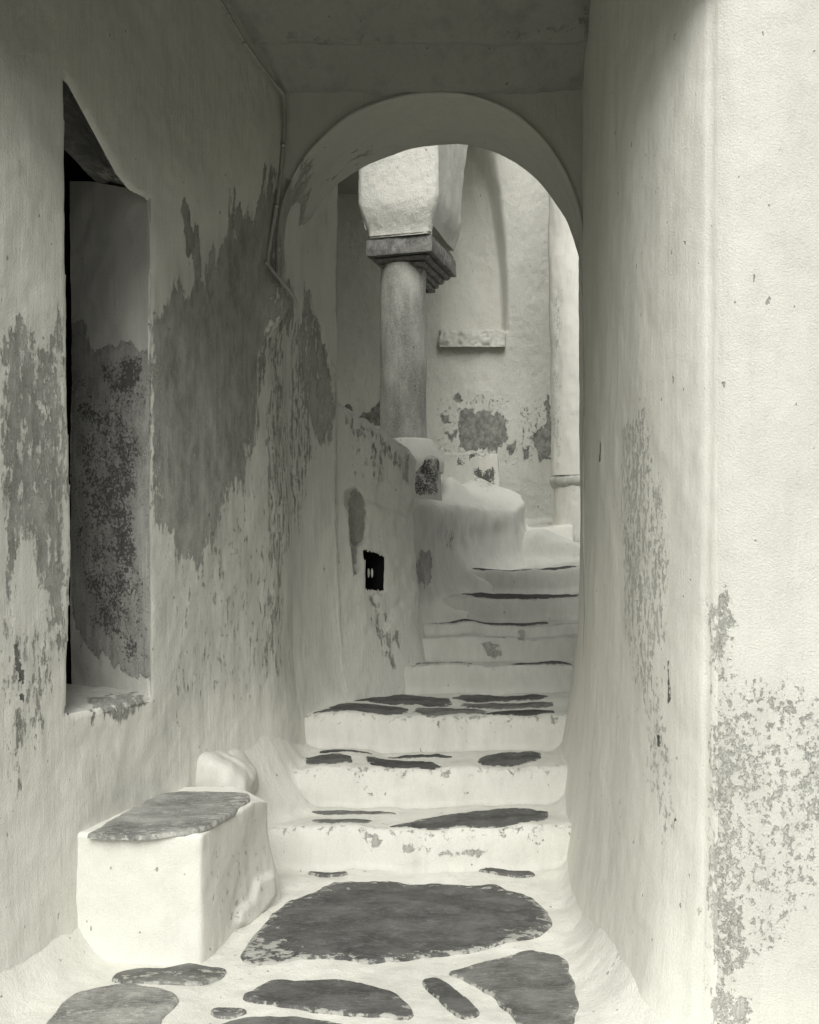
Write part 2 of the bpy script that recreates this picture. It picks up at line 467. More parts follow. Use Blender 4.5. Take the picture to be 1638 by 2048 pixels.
G_FL = 'dark flagstones set in the whitewashed floor'
FLOOR_STONES = [
    ([(478, 1918), (500, 1880), (545, 1835), (590, 1798), (640, 1790), (640, 1778), (690, 1765), (800, 1763), (900, 1767), (980, 1774), (1060, 1788), (1096, 1820), (1108, 1852), (1078, 1880), (1000, 1895), (900, 1905), (830, 1915), (720, 1926), (640, 1915), (560, 1927), (510, 1927)], M_flag,
     'largest dark flagstone, the wide slab in front of the lowest step', [([(470, 1930), (480, 1880), (560, 1870), (620, 1905), (600, 1935)], .55, 12), ([(1000, 1860), (1090, 1845), (1110, 1870), (1000, 1900)], .5, 12)]),
    ([(470, 2000), (510, 1970), (545, 1955), (620, 1960), (700, 1963), (760, 1973), (800, 1990), (838, 2037), (800, 2037), (700, 2030), (600, 2020), (520, 2008)], M_flag, 'dark oval flagstone just below the largest slab, pointed at its left end', None),
    ([(838, 1962), (870, 1958), (900, 1973), (940, 2005), (964, 2040), (925, 2044), (900, 2025), (870, 1992)], M_flag, 'narrow curved sliver of dark flagstone between two bigger slabs', None),
    ([(880, 1940), (960, 1930), (1050, 1910), (1090, 1906), (1128, 1915), (1142, 1960), (1157, 2010), (1152, 2060), (1100, 2100), (1050, 2080), (1020, 2030), (980, 1990), (930, 1962)], M_flag2, 'big paler grey flagstone at the foot of the right wall', None),
    ([(218, 1966), (240, 1947), (300, 1941), (400, 1934), (466, 1936), (430, 1960), (390, 1976), (310, 1976), (250, 1972)], M_flag2, 'mottled flagstone along the foot of the whitewashed block', [([(200, 1980), (200, 1940), (480, 1930), (480, 1980)], .36, 12)]),
    ([(85, 2060), (130, 2010), (170, 1987), (230, 1974), (320, 1985), (370, 2002), (330, 2042), (300, 2080), (100, 2090)], M_top, 'pale speckled flagstone in the lower left corner', [([(85, 2060), (130, 2010), (370, 2002), (300, 2080)], .36, 12)]),
    ([(412, 2030), (430, 2014), (480, 2018), (497, 2028), (460, 2036)], M_flag2, 'smallest grey flagstone in the lower floor', [([(412, 2036), (412, 2014), (497, 2014), (497, 2036)], .35, 8)]),
    ([(425, 2050), (520, 2036), (640, 2040), (720, 2056), (700, 2090), (450, 2095)], M_flag2, 'flagstone cut off by the lower edge of the picture', None),
]
for i, (poly, mat, lab, lime) in enumerate(FLOOR_STONES):
    o = slab('flagstone', poly, 0., mat, lime=lime, seed=i, jag=.007, tol=.05)
    tag(o, lab, 'flagstone', G_FL)
SLIVERS = [([(608, 1746), (650, 1749), (700, 1753), (690, 1757), (640, 1755)], 'thin dark stone sliver at the left foot of the lowest step'),
           ([(938, 1742), (990, 1741), (1050, 1743), (1078, 1754), (1040, 1760), (985, 1752)], 'pointed dark stone at the right foot of the lowest step')]
for i, (poly, lab) in enumerate(SLIVERS):
    tag(slab('flagstone', poly, 0., M_flag, seed=20 + i, jag=.004), lab, 'flagstone', G_FL)

TREADS = {   # outline: (column of the frame, share of the tread from its nose to its back)
    0: [([(612, .82), (660, .92), (740, .90), (812, .80), (740, .70), (640, .72)], M_flag2), ([(618, .42), (750, .45), (730, .12), (640, .14)], M_flag2),
        ([(772, .05), (800, .30), (850, .62), (960, .80), (1097, .88), (1098, .35), (1086, .14), (1000, .04), (900, .0)], M_flag)],
    1: [([(612, .14), (703, .10), (704, .62), (612, .68)], M_flag), ([(732, .12), (800, .05), (890, .0), (862, .46), (800, .64), (733, .64)], M_flag3),
        ([(948, .40), (975, .10), (1040, .12), (1082, .45), (1079, .94), (980, .86)], M_flag), ([(775, .77), (850, .74), (920, .70), (860, .90), (780, .90)], M_flag3), ([(640, .80), (700, .77), (760, .80), (700, .94), (640, .96)], M_flag3)],
    2: [([(622, 0), (690, .02), (690, .14), (640, .12)], M_flag), ([(652, .16), (700, .04), (812, .02), (818, .32), (740, .46), (680, .36)], M_flag), ([(828, .04), (938, .0), (990, .20), (900, .36), (832, .34)], M_flag2),
        ([(948, .0), (1108, .0), (1108, .28), (1005, .22)], M_flag3), ([(690, .52), (760, .50), (830, .40), (910, .45), (895, .92), (780, .97), (712, .80)], M_flag), ([(918, .42), (1010, .30), (1108, .34), (1106, .55), (1000, .60), (922, .64)], M_flag2),
        ([(910, .74), (1000, .68), (1098, .62), (1092, .95), (1000, .97), (902, .95)], M_flag)],
    3: [([(1000, .1), (1146, .05), (1146, .7), (1060, .7)], M_flag), ([(800, .3), (960, .3), (900, .7), (800, .6)], M_flag2)],
    5: [([(858, .1), (1100, .1), (1092, .9), (870, .9)], M_flag)],
    6: [([(915, .1), (1050, .05), (1160, .1), (1160, .9), (1050, .95), (930, .9)], M_flag3)],
    7: [([(925, .05), (1160, .0), (1160, .3), (940, .35)], M_flag3)],
}
for k, stones in TREADS.items():
    for i, (poly, mat) in enumerate(stones):
        yy0, yy1 = D[k] + .055, D[k + 1] - .03
        wp = []
        for px_, t_ in poly:
            y_ = yy0 + (yy1 - yy0) * t_; x_ = (px_ - CX) * y_ / F
            wob2 = float(riser_line(k, np.array([x_]))[0] - D[k]) * (1 - t_) + float(riser_line(k + 1, np.array([x_]))[0] - D[k + 1]) * t_
            wp.append((x_, y_ + wob2))
        slab('flagstone', wp, HT[k], mat, parent=step_objs[k], seed=40 + 9 * k + i, jag=.005, lift=.004, tol=.034, pull=np.array([.35, 1.]), world=True, cuts=1)

# ------------------------------------------------------------------ left house wall running on as the parapet beyond the arch
cut = int(np.argmin(np.hypot(lp[:, 0] + .61, lp[:, 1] - 5.02)))
i675 = int(np.argmin(np.abs(CX + F * lp[cut:, 0] / lp[cut:, 1] - 674))) + cut
pnorm = np.gradient(lp, axis=0); pnorm = np.stack([pnorm[:, 1], -pnorm[:, 0]], -1); pnorm /= np.linalg.norm(pnorm, axis=1, keepdims=True)  # towards the alley

zs = np.concatenate([np.arange(-.05, 3.75, .0125), np.linspace(3.76, 4.85, 12)])
Xw = lp[:, 0][:, None] + 0 * zs; Yw = lp[:, 1][:, None] + 0 * zs; Zw = 0 * Xw + zs
n3 = np.concatenate([pnorm, np.zeros((len(lp), 1))], 1)[:, None, :] * np.ones((1, len(zs), 1))
P = np.stack([Xw, Yw, Zw], -1)
lean = .075 * sstep(2.3, 3.5, Zw) * sstep(3.9, 4.6, Yw) * (1 - sstep(4.9, 5.2, Yw))
P[..., 0] += lean
P = lumpy(P, .012, .0045, .0014, 1, n3)
# the swelling knob of plaster on the corner under the arch
cn = on_left(560, 605); cn2 = pt(562, 610, 4.68)
g = np.exp(-(((P[..., 1] - 4.66) / .075) ** 2 + ((P[..., 2] - cn2[2]) / .12) ** 2))
P = P + n3 * (.115 * g)[..., None]
# pilaster-like swell right of the knob, running down
g2 = np.exp(-((Yw - 4.70) / .06) ** 2) * sstep(2.5, 2.2, Zw)
P = P + n3 * (.02 * g2 * .3)[..., None]

hb = np.clip(1 - (Zw - pitch(Yw)) / .85, 0, 1)
P = P + n3 * ((.06 + .02 * sstep(4.0, 4.6, Yw)) * hb ** 2.2)[..., None]
# --- house wall (up to the arch jamb)
A = P[:cut + 1]; na = n3[:cut + 1]
u, v = proj(A)
HOLE = [(301, 1392), (301, 398), (262, 378), (240, 352), (131, 150), (100, 60), (131, 1405)]
HOLE = [(301, 1392), (301, 398), (262, 378), (236, 345), (131, 150), (136, 700), (146, 1100), (134, 1430)]
HOLE[0] = (345, 1386); HOLE[1] = (345, 400); HOLE[2] = (301, 398); HOLE.insert(3, (262, 378))
sd = sdpoly(HOLE, u, v)
i301 = int(np.argmin(np.abs(CX + F * lp[:cut + 1, 0] / lp[:cut + 1, 1] - 301)))
sd = np.minimum(sd, (i301 + .0 - np.arange(cut + 1))[:, None] * 3.2 + 0 * sd)
w0x = lp[i301]
ga, gb = np.gradient(sd); ua, ub = np.gradient(u); va, vb_ = np.gradient(v)
det = ua * vb_ - ub * va; det = np.where(np.abs(det) < 1e-6, 1e-6, det)
gu = (ga * vb_ - gb * va) / det; gv = (gb * ua - ga * ub) / det; gm = np.hypot(gu, gv) + 1e-6
snap = (np.abs(sd) < 4.2) & (u > 138) & (u < 296) & ((v < 420) | (v > 1370)) & (gm < 3)
off_v = (.411 * A[..., 1] - 2.591 - A[..., 0]) / 1.081
nu, nv = u - gu / gm * sd, v - gv / gm * sd
for i, j in zip(*np.nonzero(snap)): A[i, j] = on_left(nu[i, j], nv[i, j], off_v[i, j])
sd = np.where(snap, 0, sd)
A = A - na * (.012 * sstep(-5, 0, sd))[..., None]
sdc = .25 * (sd[:-1, :-1] + sd[1:, :-1] + sd[1:, 1:] + sd[:-1, 1:])
ST_L = [
    ([(298, 645), (330, 602), (365, 565), (395, 545), (412, 500), (440, 492), (460, 465), (475, 402), (492, 412), (520, 388), (545, 330), (562, 330), (560, 500), (545, 640), (525, 760), (508, 870), (490, 960), (455, 1010), (405, 1120), (372, 1132), (350, 1072), (312, 1040), (300, 900)], .80, 34),
    ([(360, 425), (370, 402), (395, 450), (393, 545), (388, 590), (380, 590), (385, 480), (370, 478)], .9, 5),
    ([(0, 690), (25, 650), (45, 630), (60, 652), (80, 682), (110, 640), (133, 650), (140, 1000), (140, 1320), (105, 1345), (85, 1200), (62, 1080), (38, 1100), (0, 1320)], .58, 24),
    ([(0, 1250), (140, 1250), (120, 1420), (60, 1560), (0, 1600)], .40, 40),
    ([(532, 545), (560, 545), (600, 600), (598, 625), (580, 668), (555, 640), (535, 600)], .66, 8),
    ([(165, 1400), (292, 1385), (280, 1430), (200, 1450)], .62, 12),  # darker just under the sill
    ([(300, 1050), (560, 900), (590, 1350), (330, 1450)], .30, 50),
    ([(535, 600), (570, 640), (585, 1000), (560, 1350), (520, 1350), (530, 900)], .44, 14),
]
MO_L = [([(28, 1290), (40, 1285), (44, 1330), (32, 1342)], .95, 4), ([(36, 1330), (48, 1335), (46, 1370), (38, 1360)], .95, 4), ([(37, 1383), (47, 1383), (46, 1404), (38, 1402)], .95, 4), ([(20, 1270), (45, 1270), (45, 1400), (20, 1400)], .33, 10)]
GR_L = [([(300, 600), (560, 300), (560, 1100), (320, 1300)], .22, 60), ([(300, 1050), (580, 850), (600, 1350), (320, 1480)], .55, 70), ([(300, 560), (570, 380), (620, 700), (640, 1350), (560, 1400), (320, 1250)], .42, 50), ([(0, 640), (140, 640), (140, 1350), (0, 1350)], .30, 40), ([(0, -200), (600, -200), (600, 330), (320, 560), (0, 500)], .12, 120)]  # the last outline darkens the whole upper wall a little
house = empty('house_wall', (LW(3.6), 3.6, 0))
tag(house, 'tall grey damp-stained plaster wall with deep window along the left side', 'wall')
def child_grid(name, P, mat, root, attrs=None, keep=None, wrap=False):
    loc = np.array(root.location)
    return grid_obj(name, P - loc, mat, root, attrs, keep, wrap)
child_grid('wall_face', A, M_house, house, {'stain': paint(A, ST_L, (8, 34), 3), 'mould': paint(A, MO_L, seed=5), 'grime_shade': paint(A, GR_L, (10, 20), 8)}, keep=sdc < -.2)

# --- window recess
win = empty('window', (0, 0, 0)); win.parent = house
def wch(name, P, mat, attrs=None): 
    o = grid_obj(name, P - np.array(house.location), mat, win, attrs); return o
uz = np.linspace(0, 1, 110); vv = np.linspace(.004, .40, 46)
w0 = w0x.copy()
zt = 2.86
JP = np.zeros((len(vv), len(uz), 3))
for i, q in enumerate(vv):
    base = w0 + NIN * q
    top = zt + .06 * sstep(0, .15, q) * 0 - .05 * q + .012 * math.sin(q * 30)
    top = H + (CY - (385 - 22 * min(q / .3, 1))) * base[1] / F
    JP[i, :, 0] = base[0]; JP[i, :, 1] = base[1]; JP[i, :, 2] = .80 + (top - .80) * uz
nj = np.zeros_like(JP); nj[..., 0] = -.38; nj[..., 1] = -.925
JP = lumpy(JP, .008, .005, .0018, 9, nj)
JP[..., :2] += np.array([.38, .925]) * (.004 * (1 - sstep(0, .02, vv)))[:, None, None]
ST_J = [([(140, 620), (150, 640), (172, 655), (185, 705), (225, 690), (262, 668), (285, 700), (300, 710), (308, 1370), (230, 1330), (170, 1290), (140, 1230)], .78, 10), ([(285, 600), (300, 600), (303, 1350), (288, 1350)], .3, 5)]
MO_J = [([(145, 860), (210, 800), (290, 850), (300, 1320), (240, 1310), (170, 1260), (145, 1100)], .50, 40), ([(190, 720), (285, 710), (290, 760), (250, 790), (205, 780)], .55, 14), ([(145, 720), (300, 720), (300, 850), (145, 900)], .40, 20)]
wch('window_jamb', JP, M_jamb, {'stain': paint(JP, ST_J, (6, 16), 12), 'mould': paint(JP, MO_J, (10, 14), 14), 'grime_shade': 0 * JP[..., 0] + .12})
# sill
su = np.linspace(-.02, .43, 60); sv = np.linspace(-.016, .45, 70)
tdir = np.array([-.38, -.925])
SP = np.zeros((len(su), len(sv), 3))
for j, q in enumerate(sv):
    r = .05
    zz = .868 + .012 * sstep(0, .4, q) - (.06 * ((0.03 - q) / .046) ** 2 if q < .03 else 0)
    xy = w0[None] + tdir[None] * su[:, None] + NIN[None] * (q + .05 * float(sstep(-.002, -.016, q)))
    SP[:, j, :2] = xy; SP[:, j, 2] = zz
SP = lumpy(SP, .008, .006, .0015, 14, np.zeros_like(SP) + np.array([0, 0, 1.]))
sill = wch('window_sill', SP, M_jamb, {'stain': paint(SP, [([(170, 1392), (292, 1380), (280, 1440), (200, 1450)], .6, 10)], (5, 6), 3)})  # darker along the front of the sill
# lintel: rough stone soffit sloping up over the opening
Lo = [(303, 402), (292, 392), (262, 378), (236, 345), (200, 275), (165, 212), (124, 138)]
Li = [(262, 392), (246, 388), (225, 383), (205, 374), (180, 350), (155, 325), (122, 294)]
def dens(q, n):
    q = np.array(q, float); s = np.concatenate([[0], np.cumsum(np.linalg.norm(np.diff(q, axis=0), axis=1))]); t = np.linspace(0, s[-1], n)
    return np.stack([np.interp(t, s, q[:, 0]), np.interp(t, s, q[:, 1])], -1)
Lo, Li = dens(Lo, 70), dens(Li, 70)
LP_ = np.zeros((70, 34, 3))
for i in range(70):
    tg = Lo[min(i + 1, 69)] - Lo[max(i - 1, 0)]; nn_ = np.array([-tg[1], tg[0]]) / (np.linalg.norm(tg) + 1e-9)
    if nn_[0] < 0: nn_ = -nn_
    key = [on_left(*(Lo[i] + nn_ * 14), .05), on_left(*(Lo[i] + nn_ * 8), .03), on_left(*(Lo[i] + nn_ * 2), .022), on_left(*(Lo[i] - nn_ * 5), .03), on_left(*Li[i], .26)]
    for j, t in enumerate(np.linspace(0, 1, 34)):
        tt = np.interp(t, [0, .1, .22, .36, 1], [0, 1, 2, 3, 4]); k0 = min(int(tt), 3); w_ = tt - k0
        LP_[i, j] = key[k0] * (1 - w_) + key[k0 + 1] * w_ + np.array([0, 0, .03 * math.sin(math.pi * max(0, (t - .36) / .64))])
LP_ = lumpy(LP_, .004, .007, .003, 21)
lml = np.zeros(LP_.shape[:2]); lml[:, :11] = np.linspace(.75, .62, 11); lml[:, 11:16] = np.linspace(.5, .2, 5)
wch('lintel', LP_, M_lintel, {'lime': np.maximum(lml, paint(LP_, [([(180, 330), (300, 330), (320, 420), (215, 400)], .55, 15)], (6, 6), 4))})
# near-black box standing in for the unlit depth behind the window
bm = bmesh.new()
def q3(pts): bm.faces.new([bm.verts.new(p) for p in pts])
c0 = w0 + np.array([.38, .925]) * .12; c1 = w0 + tdir * .75
def hexa(z0, z1, v0, v1):
    a, b = c0 + NIN * v0, c1 + NIN * v0; c, d = c1 + NIN * v1, c0 + NIN * v1
    q3([(*d, z0), (*c, z0), (*c, z1), (*d, z1)])
    q3([(*a, z0), (*d, z0), (*d, z1), (*a, z1)]); q3([(*b, z0), (*c, z0), (*c, z1), (*b, z1)])
    q3([(*a, z1), (*b, z1), (*c, z1), (*d, z1)]); q3([(*a, z0), (*b, z0), (*c, z0), (*d, z0)])
hexa(.70, 3.9, .10, .47)
me = bpy.data.meshes.new('void_box'); bm.to_mesh(me); bm.free(); me.materials.append(M_void)
sh = bpy.data.objects.new('void_box', me); COL.objects.link(sh); sh.parent = win; sh.location = -np.array(house.location)

# --- parapet beyond the arch
B = P[cut:].copy(); nb_ = n3[cut:]
zt_p = np.full(len(lp) - cut, 4.8)
for i in range(len(zt_p)):
    x, y = lp[cut + i]; pxx = CX + F * x / y
    ztp = H + (CY - np.interp(pxx, [674, 690, 720, 760, 800, 815, 830], [800, 815, 838, 866, 892, 905, 925])) * y / F
    k = i - (i675 - cut)
    if k >= 0: zt_p[i] = ztp if k > 1 else (4.8 if k == 0 else ztp + .0)
    if k > 0: zt_p[i] += .018 * vnoise(np.array([x * 22.]), np.array([y * 22.]), np.array([0.]), 5)[0]
T = np.concatenate([np.linspace(0, 1, 190)])
PB = np.zeros((len(zt_p), len(T) + 14, 3)); NB = np.zeros_like(PB)
z0 = .35
for i in range(len(zt_p)):
    zz = z0 + (zt_p[i] - z0) * T
    for c in range(3): PB[i, :len(T), c] = np.interp(zz, zs, P[cut + i, :, c])
    NB[i, :] = n3[cut + i, 0]
    # rounded cap then back down
    n2 = n3[cut + i, 0]
    last = PB[i, len(T) - 1].copy()
    for j, (o, dzz) in enumerate([(.006, .010), (.02, .022), (.045, .03), (.08, .032), (.12, .034), (.17, .034), (.22, .034), (.27, .03), (.31, .01), (.33, -.03), (.34, -.1), (.34, -.3), (.34, -.8), (.34, -1.6)]):
        PB[i, len(T) + j] = last - n2 * o + np.array([0, 0, dzz])
up, vp = proj(PB)
front = np.zeros(PB.shape[:2]); front[:, :len(T)] = 1
REC = [(696, 985), (712, 978), (728, 1000), (733, 1035), (729, 1086), (720, 1094), (719, 1140), (712, 1143), (703, 1060)]
recess = sstep(-7, 7, sdpoly(REC, up + 4 * fbm(PB[..., 0] * 9, PB[..., 2] * 9, up * 0, 2, 4), vp)) * front
PB = PB - NB * (.085 * recess)[..., None]
rough = fbm(PB[..., 0] * 10, PB[..., 1] * 10, PB[..., 2] * 10, 3, 77) * .011 * front * sstep(650, 760, up) * sstep(1320, 1200, vp)
ridge = .012 * np.exp(-((vp - (1000 + (up - 740) * .35)) / 9) ** 2) * front * sstep(700, 735, up)
PB = PB + NB * (rough - ridge)[..., None]
NICHE = [(729, 1100), (772, 1113), (771, 1181), (734, 1180)]
sdn = sdpoly(NICHE, up, vp) * front + (1 - front) * -99
PB = PB - NB * (.012 * sstep(-5, 0, sdn))[..., None]
sdnc = .25 * (sdn[:-1, :-1] + sdn[1:, :-1] + sdn[1:, 1:] + sdn[:-1, 1:])
ST_P = [([(600, 560), (625, 580), (650, 680), (676, 790), (680, 830), (650, 900), (610, 840), (590, 700)], .62, 14), ([(680, 812), (820, 912), (818, 950), (760, 905), (690, 860)], .5, 12),
        ([(790, 900), (822, 910), (822, 990), (800, 960)], .5, 10), ([(690, 850), (780, 900), (800, 1000), (700, 950)], .36, 20),
        ([(722, 1180), (770, 1190), (800, 1260), (800, 1325), (770, 1340), (740, 1250)], .44, 14), ([(555, 600), (600, 620), (640, 900), (600, 1100), (560, 1000)], .42, 20)]
ST_P.append((REC, 1.0, 6))  # the whole recess is coloured darker
par = empty('parapet_wall', (-.3, 5.5, .4))
tag(par, 'sloping rough parapet wall with a small black hole left of the upper steps', 'wall')
child_grid('wall_face', PB, M_wall, par, {'stain': paint(PB, ST_P, (7, 16), 31) * front, 'grime_shade': paint(PB, [(REC, .8, 6), ([(560, 400), (700, 400), (690, 1400), (560, 1400)], .18, 30)], (3, 3), 2)}, keep=sdnc < 0)
# the hole: a small chamber coloured near-black for unlit depth, with two pale ovals
dn = 5.62
nc = [pt(727, 1094, 5.563), pt(778, 1107, 5.71), pt(777, 1187, 5.71), pt(730, 1186, 5.572)]
dirn = np.array([-.72, .69, 0]); ins = [p + dirn * .012 for p in nc]; back = [p + dirn * .32 for p in nc]
V = [p - np.array(par.location) for p in ins + back]
mesh_obj('niche', [tuple(p) for p in V], [(0, 1, 5, 4), (1, 2, 6, 5), (2, 3, 7, 6), (3, 0, 4, 7), (4, 5, 6, 7)], M_void, par, smooth=False)
def ball(name, c, r, mat, parent, seg=20, amp=0., seed=0, rot=0.):
    th = np.linspace(0, 2 * math.pi, seg, endpoint=False); ph = np.linspace(-math.pi / 2 + .02, math.pi / 2 - .02, seg // 2 + 2)
    x = r[0] * np.cos(th)[:, None] * np.cos(ph); y = r[1] * np.sin(th)[:, None] * np.cos(ph); z = r[2] * np.sin(ph)[None, :] + 0 * x
    G = np.stack([x, y, z], -1); G = G + np.array(c)
    if amp:
        nn = (G - np.array(c)) / np.linalg.norm(G - np.array(c), axis=-1, keepdims=True)
        G = G + nn * (amp * fbm(G[..., 0] * 4, G[..., 1] * 4, G[..., 2] * 4, 4, seed))[..., None]
    return G
for pxx in (737, 744):
    c = pt(pxx, 1146, 5.70)
    G = ball('oval', c, (.007, .007, .028), None, None)
    grid_obj('pale_oval', G - np.array(par.location), M_pale, par, wrap=True)

# ------------------------------------------------------------------ arch across the passage
def arch_curve(c, r, spring, rise, n=150):
    a = np.linspace(math.pi, 0, 90)
    pts = [(c - r - .16 * float(sstep(2.72, 2.25, z)), z) for z in np.linspace(-.05, spring, 55, endpoint=False)] + [(c + r * math.cos(t), spring + rise * math.sin(t)) for t in a] + [(c + r, z) for z in np.linspace(spring, -.05, 55)[1:]]
    return np.array(pts)
Fc = arch_curve(.105, .725, 2.87, .72); Rc = arch_curve(.158, .782, 2.815, .775)
def wob(C, s): return C + .012 * np.stack([vnoise(C[:, 0] * 2.5, C[:, 1] * 2.5, C[:, 0] * 0 + s, 7), vnoise(C[:, 0] * 2.5, C[:, 1] * 2.5, C[:, 0] * 0 + s + 9, 8)], -1)
Fc, Rc = wob(Fc, 1), wob(Rc, 1)
def outward(C, c, spring):
    o = np.zeros_like(C)
    for i, (x, z) in enumerate(C):
        if z <= spring: o[i] = (-1.3 if x < c else 1.35, z)
        else:
            dx, dz = x - c, z - spring
            t = min((1.3 / abs(dx)) if dx else 9e9, (1.95 / dz) if dz > 1e-6 else 9e9)
            o[i] = (c + dx * t, spring + dz * t)
    return o
Fo, Ro = outward(Fc, .105, 2.87), outward(Rc, .158, 2.815)
rows = []
def row(C, y): rows.append(np.stack([C[:, 0], np.full(len(C), y), C[:, 1]], -1))
for t in (1., .6, .3, .12, .05, .02): row(Rc * (1 - t) + Ro * t, 5.27)
for y, k in ((5.268, .004), (5.262, 0)): row(Rc * (1 - k) + Ro * k, y)
for t in np.linspace(.02, .965, 44): row(Rc * (1 - t) + Fc * t, 5.25 + (4.65 - 5.25) * t)
for t, dy in ((0., 0.008), (.003, -.006), (.008, -.012), (.014, -.012), (.020, -.006), (.026, 0)): row(Fc * (1 - t) + Fo * t, 4.65 + dy)
for t in np.linspace(.05, 1, 60): row(Fc * (1 - t) + Fo * t, 4.65)
AP = np.stack(rows, 1)
AP = lumpy(AP, .010, .004, .001, 60)
ST_A = [([(552, 520), (560, 400), (600, 345), (625, 318), (632, 340), (605, 410), (585, 470), (575, 540)], .72, 14), ([(568, 395), (618, 380), (615, 560), (600, 600), (565, 580)], .62, 14), ([(640, 360), (690, 325), (735, 303), (745, 315), (690, 345), (650, 372)], .66, 10),
        ([(545, 330), (570, 330), (575, 560), (540, 560)], .6, 12)]
arch = grid_obj('arch_wall', AP - np.array([.1, 4.65, 0]), M_arch, None, {'stain': paint(AP, ST_A, (8, 22), 51), 'grime_shade': 0 * AP[..., 0] + .06})
arch.location = (.1, 4.65, 0)
tag(arch, 'grey plaster wall pierced by the round arch with a thin raised rim', 'arch')

# ------------------------------------------------------------------ right wall turning into the bright facade
zr = np.concatenate([np.arange(-.05, 3.4, .0135), np.linspace(3.41, 4.85, 30)])
rn = np.gradient(rp, axis=0); rn = np.stack([-rn[:, 1], rn[:, 0]], -1); rn /= np.linalg.norm(rn, axis=1, keepdims=True)
if rn[len(rn) // 3, 0] > 0: rn = -rn
R3 = np.concatenate([rn, np.zeros((len(rp), 1))], 1)[:, None, :] * np.ones((1, len(zr), 1))
RP = np.stack([rp[:, 0][:, None] + 0 * zr, rp[:, 1][:, None] + 0 * zr, zr[None, :] + 0 * rp[:, 0][:, None]], -1)
RP = lumpy(RP, .010, .003, .001, 80, R3)
ur, vr = proj(RP)
# thin crease beside the rounded corner
cx_ = 1424 - (vr - 0) * .008
RP = RP - R3 * (.007 * np.exp(-((ur - cx_) / 4.5) ** 2))[..., None]
hb = np.clip(1 - (RP[..., 2] - pitch(RP[..., 1])) / 1.05, 0, 1)
spread = (.10 - .0 * sstep(4.8, 5.2, RP[..., 1])) * hb ** 2.4
RP = RP + R3 * (spread * sstep(2.75, 3.0, RP[..., 1]))[..., None]
ST_R = [([(1235, 850), (1300, 800), (1335, 1000), (1335, 1200), (1312, 1430), (1275, 1430), (1240, 1200)], .47, 25), ([(1290, 1380), (1335, 1350), (1360, 1700), (1330, 1720), (1300, 1600)], .42, 18),
        ([(1405, 1200), (1450, 1140), (1475, 1250), (1460, 1330), (1540, 1355), (1600, 1360), (1660, 1400), (1660, 1760), (1560, 1900), (1450, 1990), (1405, 1990)], .355, 40),
        ([(1412, 1430), (1490, 1430), (1540, 1520), (1480, 1620), (1412, 1660)], .50, 26), ([(1412, 1650), (1470, 1650), (1500, 1900), (1440, 2000), (1412, 1900)], .5, 18), ([(1410, 1220), (1450, 1150), (1470, 1230), (1440, 1330), (1412, 1350)], .5, 12),
        ([(1420, 1985), (1495, 1985), (1500, 2060), (1420, 2060)], .55, 10), ([(1580, 1500), (1660, 1480), (1660, 1650), (1590, 1680)], .47, 20)]
MO_R = [([(1405, 1440), (1420, 1440), (1425, 1700), (1408, 1700)], .25, 8)]
ic = int(np.argmin(np.abs(rp[:, 1] - 2.80)))
right = grid_obj('passage_wall', RP[:ic + 1] - np.array([.85, 3.6, 0]), M_right, None, {'stain': paint(RP[:ic + 1], ST_R, (10, 30), 71), 'mould': paint(RP[:ic + 1], [([(1199, 876), (1203, 892), (1201, 924), (1194, 927), (1198, 900)], .95, 2), ([(1333, 1322), (1339, 1322), (1343, 1400), (1335, 1416)], .7, 3), ([(1314, 1468), (1320, 1468), (1321, 1490), (1315, 1490)], .9, 3), ([(1346, 1632), (1352, 1632), (1352, 1648), (1346, 1648)], .9, 3)], (3, 6), 1), 'grime_shade': paint(RP[:ic + 1], [([(1160, 0), (1300, 0), (1280, 1300), (1160, 1300)], .12, 60)], (5, 5), 1)})  # a little darker towards the arch
right.location = (.85, 3.6, 0); tag(right, 'smooth plaster wall of the passage, dark by the arch and pale towards the corner', 'wall')
fac = grid_obj('facade_wall', RP[ic:] - np.array([1.4, 2.7, 0]), M_face, None, {'grime_shade': paint(RP[ic:], [([(1405, 1330), (1560, 1370), (1700, 1400), (1660, 1800), (1480, 1960), (1405, 1990)], .22, 70), ([(1405, 1420), (1500, 1430), (1490, 1660), (1405, 1700)], .25, 40)], (10, 10), 5), 'stain': paint(RP[ic:], ST_R, (12, 14), 73)})
fac.location = (1.4, 2.7, 0); tag(fac, 'bright whitewashed house front with flaking lower half at the right edge', 'wall')

# ------------------------------------------------------------------ ceiling of the passage with the storey above its mouth
prof = [(5.0, 3.60), (4.66, 3.592), (4.56, 3.66), (4.47, 3.735), (4.452, 3.752), (4.43, 3.735), (4.41, 3.745), (4.30, 3.835), (4.15, 3.88), (3.7, 3.93), (3.15, 3.95), (2.92, 3.9), (2.88, 3.75), (2.87, 3.3), (2.86, 3.19), (2.82, 3.14), (2.76, 3.13), (2.72, 3.15), (2.71, 3.25), (2.71, 4.85)]  # low lintel at the mouth is added out of view to cut light
pr = resample(prof, .014, 2)
xc = np.arange(-1.7, 1.2, .016)
CP = np.zeros((len(xc), len(pr), 3)); CP[..., 0] = xc[:, None]; CP[..., 1] = pr[:, 0]; CP[..., 2] = pr[:, 1]
CP[..., 2] += .02 * CP[..., 0] * sstep(3.2, 3.8, CP[..., 1])                           # the beam line is not level
CP = lumpy(CP, .020, .008, .002, 91)
ceil = grid_obj('passage_ceiling', CP - np.array([0, 4, 3.9]), M_ceil, None, {'stain': paint(CP, [([(560, 75), (700, 70), (890, 75), (1000, 60), (1170, 30), (1180, 60), (900, 90), (560, 95)], .4, 12), ([(1160, 10), (1185, 10), (1185, 130), (1165, 130)], .5, 6), ([(570, 60), (590, 60), (590, 75), (570, 75)], .8, 3)], (10, 6), 15)})
